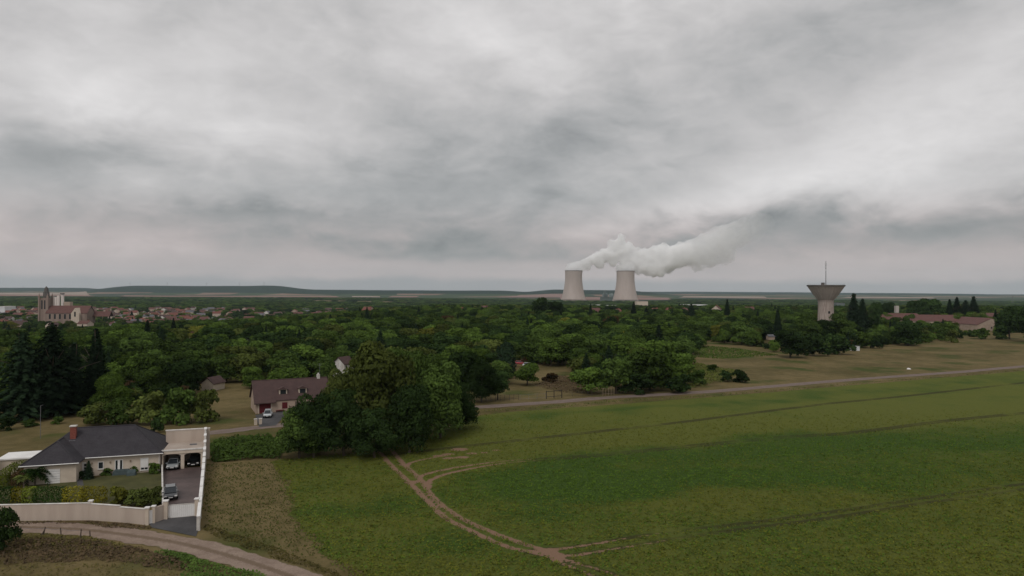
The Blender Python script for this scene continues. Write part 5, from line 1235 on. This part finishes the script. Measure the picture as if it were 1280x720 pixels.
# ------------------------------------------------------------------ cooling towers and plant
TY = 3700.; kt = TY/F
def cooling(px, pyt, wt_px, wb_px, label):
    p = Y_at(px, TY, 0); g = T(p.x, p.y); hy = 364+(px-640)*math.tan(ROLL); H_ = CAMH-(pyt-hy)*kt-g; p.z = g
    e = empty('cooling_tower', p, random.uniform(0, 3), label=label, cat='cooling tower', group='cooling towers of the power station')
    rt, rb = wt_px*kt/2, wb_px*kt/2; zth = H_*.80; rth = rt*.985; pr = []
    bb = zth/math.sqrt((rb/rth)**2-1); zb = H_*.065
    for i in range(25):
        z = zb+(H_-zb)*i/24
        r_ = rth*math.sqrt(1+((z-zth)/bb)**2) if z < zth else rth+(rt-rth)*((z-zth)/(H_-zth))**1.5
        pr.append((r_, z))
    MB().lathe(pr, 96).build('shell', M['tower_concrete'], e, True)
    MB().lathe([(pr[-1][0]*1.012, H_-3.2), (pr[-1][0]*1.018, H_+.2), (pr[-1][0]*.97, H_+.2), (pr[-4][0]*.965, pr[-4][1])], 96).build('rim', M['tower_rim'], e, True)
    cm = MB(); n = 44
    for k in range(n):
        for s_ in (-1, 1):
            a0 = 6.283*k/n; a1 = a0+s_*6.283/n/2; rr = pr[0][0]
            cm.bar(((rr+4)*math.cos(a0), (rr+4)*math.sin(a0), -.5), (rr*math.cos(a1), rr*math.sin(a1), zb+.5), .6, .6, 5)
    cm.build('column_ring', M['tower_concrete'], e); return p, H_+g, rt
tA = cooling(716.9, 338.2, 21.6, 31.8, 'left pale concrete cooling tower trailing white steam')
tB = cooling(781.8, 338.6, 22.4, 32.6, 'right pale concrete cooling tower with the larger steam cloud')
PR = Y_at(758, 3900, 0)
def plant(px0, px1, pt_, Y, label, mat, name='reactor_building', dome=False, group='power station buildings', dep=30):
    a, b2 = Y_at(px0, Y, 0), Y_at(px1, Y, 0); c_ = (a+b2)/2; g = T(c_.x, c_.y); hy = 364+((px0+px1)/2-640)*math.tan(ROLL); H_ = CAMH-(pt_-hy)*Y/F-g; w_ = (b2-a).length
    e = empty(name, (c_.x, c_.y, g), 0, label=label, cat='building', group=group)
    if dome: MB().lathe([(w_/2, -1), (w_/2, H_*.8), (w_*.42, H_*.9), (w_*.25, H_*.97), (.05, H_)], 32).build('wall', mat, e, True)
    else:
        MB().box(-w_/2, w_/2, 0, dep, -1, H_).build('wall', mat, e); MB().box(-w_/2-.4, w_/2+.4, -.4, dep+.4, H_+.01, H_+.8).build('roof', M['steel'] if mat != M['shed'] else M['white'], e)
        bb = MB()
        for k in range(int(w_//14)): x = -w_/2+8+k*14; bb.box(x-2.5, x+2.5, -.12, -.01, 1, min(H_*.5, 5))
        if w_ > 14: bb.build('door', M['reactor'], e)
    return e
plant(753, 760, 366.2, 3950, 'left domed reactor building between the cooling towers', M['reactor'], dome=True)
plant(761, 767.5, 366.8, 4050, 'right domed reactor building beside the right cooling tower', M['reactor'], dome=True)
plant(751, 770, 371.5, 3850, 'wide low turbine hall between the cooling towers', M['reactor'], 'turbine_hall')
plant(755.5, 757, 363.0, 3900, 'thin vent stack between the cooling towers', M['reactor'], 'vent_stack')
IND = 'white industrial sheds beyond the wood'
plant(719, 735, 382.2, 1500, 'leftmost long white industrial shed below the left cooling tower', M['shed'], 'industrial_shed', group=IND)
plant(736, 751, 381.6, 1560, 'second long white industrial shed, between the cooling towers', M['shed'], 'industrial_shed', group=IND)
plant(757, 777, 382.4, 1520, 'third long white industrial shed below the right cooling tower', M['shed'], 'industrial_shed', group=IND)
plant(796, 810, 376.6, 1900, 'pale block right of the foot of the right cooling tower', M['render'], 'industrial_shed', group=IND)
plant(853, 886, 381.4, 1500, 'longest white industrial shed right of the cooling towers', M['shed'], 'industrial_shed', group=IND)
plant(0, 6, 383.5, 1350, 'white building at the left edge beyond the town', M['shed'], 'industrial_shed', group=IND)
plant(1046, 1056, 379.5, 1300, 'pale building just right of the water tower on the plain', M['reactor'], 'industrial_shed', group=IND)

# fields on the far plain
def far_field(pts, col, nm='wheat_field'):
    P_ = []
    for px, Y in pts: q = Y_at(px, Y, 0); P_.append((q.x, q.y))
    n = 24; V = []; Q_ = []
    (ax0, ay0), (bx0, by0), (cx0, cy0), (dx0, dy0) = P_
    for j in range(7):
        for i in range(n+1):
            u, v = i/n, j/6; x = (ax0*(1-u)+bx0*u)*(1-v)+(dx0*(1-u)+cx0*u)*v; y = (ay0*(1-u)+by0*u)*(1-v)+(dy0*(1-u)+cy0*u)*v
            V.append((x, y, T(x, y)+3.0))
    Q_ = [(j*(n+1)+i, j*(n+1)+i+1, (j+1)*(n+1)+i+1, (j+1)*(n+1)+i) for j in range(6) for i in range(n)]
    o = MB().add(V, Q_).build(nm, col); tag(o, kind='structure'); return o
WHT = rough_mat('stubble field', (.21, .12, .09), (.27, .155, .12), .004, .95, .1, .02); WHP = rough_mat('pale stubble field', (.26, .19, .15), (.32, .24, .19), .004, .95, .1, .02)
PLO = rough_mat('bare field', (.20, .12, .10), (.25, .15, .125), .004, .95, .1, .02)
far_field([(-40,4900),(118,4900),(110,6000),(-40,6000)], WHT); far_field([(-30,6100),(112,6100),(108,7600),(-30,7600)], WHP)
far_field([(150,4950),(425,4950),(420,5750),(156,5750)], WHT)
far_field([(440,5200),(475,5200),(475,6000),(440,6000)], WHP); far_field([(485,5300),(520,5300),(525,6300),(490,6300)], WHT)
far_field([(620,5400),(705,5400),(705,6900),(650,6900)], PLO); far_field([(700,4200),(840,4200),(835,5700),(700,5700)], PLO)
far_field([(848,5900),(960,5900),(955,7100),(855,7100)], WHP)
far_field([(1050,6300),(1170,6300),(1165,7200),(1060,7200)], WHP)

# electricity pylons on the ridges
def pylon_mesh():
    b = MB()
    for sx in (-1, 1):
        for sy in (-1, 1): b.bar((sx*4, sy*4, 0), (sx*.8, sy*.8, 34), .35, .25, 4)
        b.bar((sx*.8, 0, 34), (0, 0, 44), .25, .2, 4)
    for k, z in enumerate((6, 13, 20, 27)):
        w_ = 4-3.2*z/34; w2 = 4-3.2*(z+7)/34
        for s_ in (-1, 1): b.bar((-w_, s_*w_, z), (w2, s_*w2, z+7), .18, None, 4).bar((w_, s_*w_, z), (-w2, s_*w2, z+7), .18, None, 4)
    for z, w_ in ((28, 8), (34, 10), (40, 6)): b.bar((-w_, 0, z), (w_, 0, z), .3, None, 4).bar((-w_, 0, z), (0, 0, z+2.5), .18, None, 4).bar((w_, 0, z), (0, 0, z+2.5), .18, None, 4)
    me = bpy.data.meshes.new('pylon'); me.from_pydata(b.v, [], b.f); me.materials.append(M['steel']); return me
PM = pylon_mesh()
for px, Y, lb in [(29, 9500, 'faint lattice pylon nearest the left edge of the skyline'), (81, 9300, 'faint lattice pylon on the skyline above the grain silos'), (162.5, 8300, 'lattice pylon at the left end of the long hill'), (209, 8350, 'second lattice pylon from the left on the long hill'),
                  (258, 8400, 'lattice pylon on the middle of the long hill'), (299, 8400, 'tallest looking lattice pylon right of the middle of the long hill'), (330, 8400, 'rightmost lattice pylon on the long hill'), (1266, 3300, 'thin lattice pylon at the right edge above the trees')]:
    p = Y_at(px, Y, 0); o = link_mesh('pylon', PM); o.location = (p.x, p.y, T(p.x, p.y)); o.rotation_euler = (0, 0, .5); tag(o, lb, 'pylon', 'electricity pylons')

tick('------------- steam')
# ------------------------------------------------------------------ steam
def plume(name, balls, label, dens, seed, voxel=5.):
    """closed lumpy body of steam; balls: (x, y, z, r) in world metres"""
    g = random.Random(seed); bm_v = []; bm_f = []
    import bmesh
    bm = bmesh.new()
    for (x, y, z, r_) in balls:
        bmesh.ops.create_icosphere(bm, subdivisions=3, radius=r_, matrix=Matrix.Translation((x, y, z)))
        for k in range(9):
            a, e_ = g.uniform(0, 6.28), g.uniform(-.6, 1.5); d = Vector((math.cos(a)*math.cos(e_), math.sin(a)*math.cos(e_), math.sin(e_)))*r_*.80
            bmesh.ops.create_icosphere(bm, subdivisions=2, radius=r_*g.uniform(.25, .45), matrix=Matrix.Translation(Vector((x, y, z))+d))
    me = bpy.data.meshes.new(name); bm.to_mesh(me); bm.free(); o = link_mesh(name, me)
    rm = o.modifiers.new('remesh', 'REMESH'); rm.mode = 'VOXEL'; rm.voxel_size = voxel
    tx = bpy.data.textures.new(name, 'CLOUDS'); tx.noise_scale = 30; tx.noise_depth = 3
    dm = o.modifiers.new('billow', 'DISPLACE'); dm.texture = tx; dm.texture_coords = 'GLOBAL'; dm.strength = 30; dm.mid_level = .5
    tx2 = bpy.data.textures.new(name, 'CLOUDS'); tx2.noise_scale = 11; tx2.noise_depth = 3; dm2 = o.modifiers.new('billow', 'DISPLACE'); dm2.texture = tx2; dm2.texture_coords = 'GLOBAL'; dm2.strength = 13; dm2.mid_level = .5
    dg = bpy.context.evaluated_depsgraph_get(); me2 = bpy.data.meshes.new_from_object(o.evaluated_get(dg)); o.modifiers.clear(); o.data = me2
    m, t, out = newmat(name); pv = t.new('ShaderNodeVolumePrincipled'); t.put(pv.inputs['Color'], (.9995, .9995, .9995)); pv.inputs['Anisotropy'].default_value = 0.
    p = wpos(t)
    n = t.noise(p, .022, 5, .65); sxx = t.new('ShaderNodeSeparateXYZ'); t.l.new(p, sxx.inputs[0])
    x0, x1 = dens[1], dens[2]
    fall = t.ramp(sxx.outputs[0], x1, x0)
    D_ = t.math('MULTIPLY', t.math('MULTIPLY', t.math('ADD', t.math('MULTIPLY', t.ramp(n, .38, .60), .65), .35), dens[0]), t.math('ADD', t.math('MULTIPLY', fall, .94), .06))
    t.l.new(D_, pv.inputs['Density']); t.l.new(pv.outputs[0], out.inputs['Volume']); o.data.materials.clear(); o.data.materials.append(m)
    return tag(o, label, 'steam', 'steam clouds of the cooling towers')
def pball(px, py, rpx, Y=TY, dy=0):
    p = Y_at(px, Y+dy, 0); hy = 364+(px-640)*math.tan(ROLL); return (p.x, p.y, CAMH-(py-hy)*(Y+dy)/F, rpx*Y/F)
xa = lambda px: Y_at(px, TY, 0).x
PA = [(710.5,337.5,4.5),(713,336,7),(717,337,9),(722,337,7),(716,337.5,5.5),(722,336,5.5),(723,332,6),(731,329,7),(734,333,6),(740,325,8),(748,323,9),(749,330,7),(757,319,10),(766,322,10),(767,308,9),(774,304,9),(776,297,5.5),(779,313,11),(786,312,9),(788,322,9),(779,326,7),(796,316,8),(765,328,6)]
PB = [(774.5,337.5,5),(778,336,8),(783,336.5,9.5),(788,336,8),(775,337,4.5),(781,338,5.5),(788,337.5,6),(786,332,7),(794,328,9),(798,336,8),(804,322,11),(808,334,11),(816,320,12),(820,334,13),(829,316,13),(834,330,13),(842,318,13),(850,324,12),(850,310,9),(858,314,11),(826,342,6),(816,341,7),(866,324,10)]
PC = [(846,322,14),(858,318,15),(870,314,16),(884,308,17),(897,303,17),(910,298,16),(888,324,11),(872,330,10),(922,293,17),(936,287,17),(950,281,16),(905,318,13)]
plume('steam_plume', [pball(a, b_, c_*.90, dy=(c_-5)*3) for a, b_, c_ in PA], 'smaller white steam plume rising to a peak from the left cooling tower', (.085, xa(770), xa(840)), 3)
plume('steam_plume', [pball(a, b_, c_*.90, dy=(c_-5)*3) for a, b_, c_ in PB], 'large billowing white steam plume drifting right from the right cooling tower', (.085, xa(818), xa(905)), 4)
plume('steam_plume', [pball(a, b_, c_*1.05) for a, b_, c_ in PC], 'thin fading end of the steam drifting into the clouds at right', (.026, xa(862), xa(975)), 5, 8.)

tick('--------------- air')
# ------------------------------------------------------------------ air
m, t, out = newmat('haze'); pv = t.new('ShaderNodeVolumePrincipled'); t.put(pv.inputs['Color'], (.72, .90, 1.0)); pv.inputs['Density'].default_value = 2.8e-5; pv.inputs['Anisotropy'].default_value = .0
t.l.new(pv.outputs[0], out.inputs['Volume']); M['haze'] = m
zlo = float(min(v.co.z for v in g.data.vertices)) if False else -32.
hz = MB().box(-14100, 14100, -1600, 14600, zlo, 470).build('haze', m); tag(hz, kind='stuff', cat='haze', label='pale blue grey air haze fading the far hills and plain')
print('objects', len(bpy.data.objects))
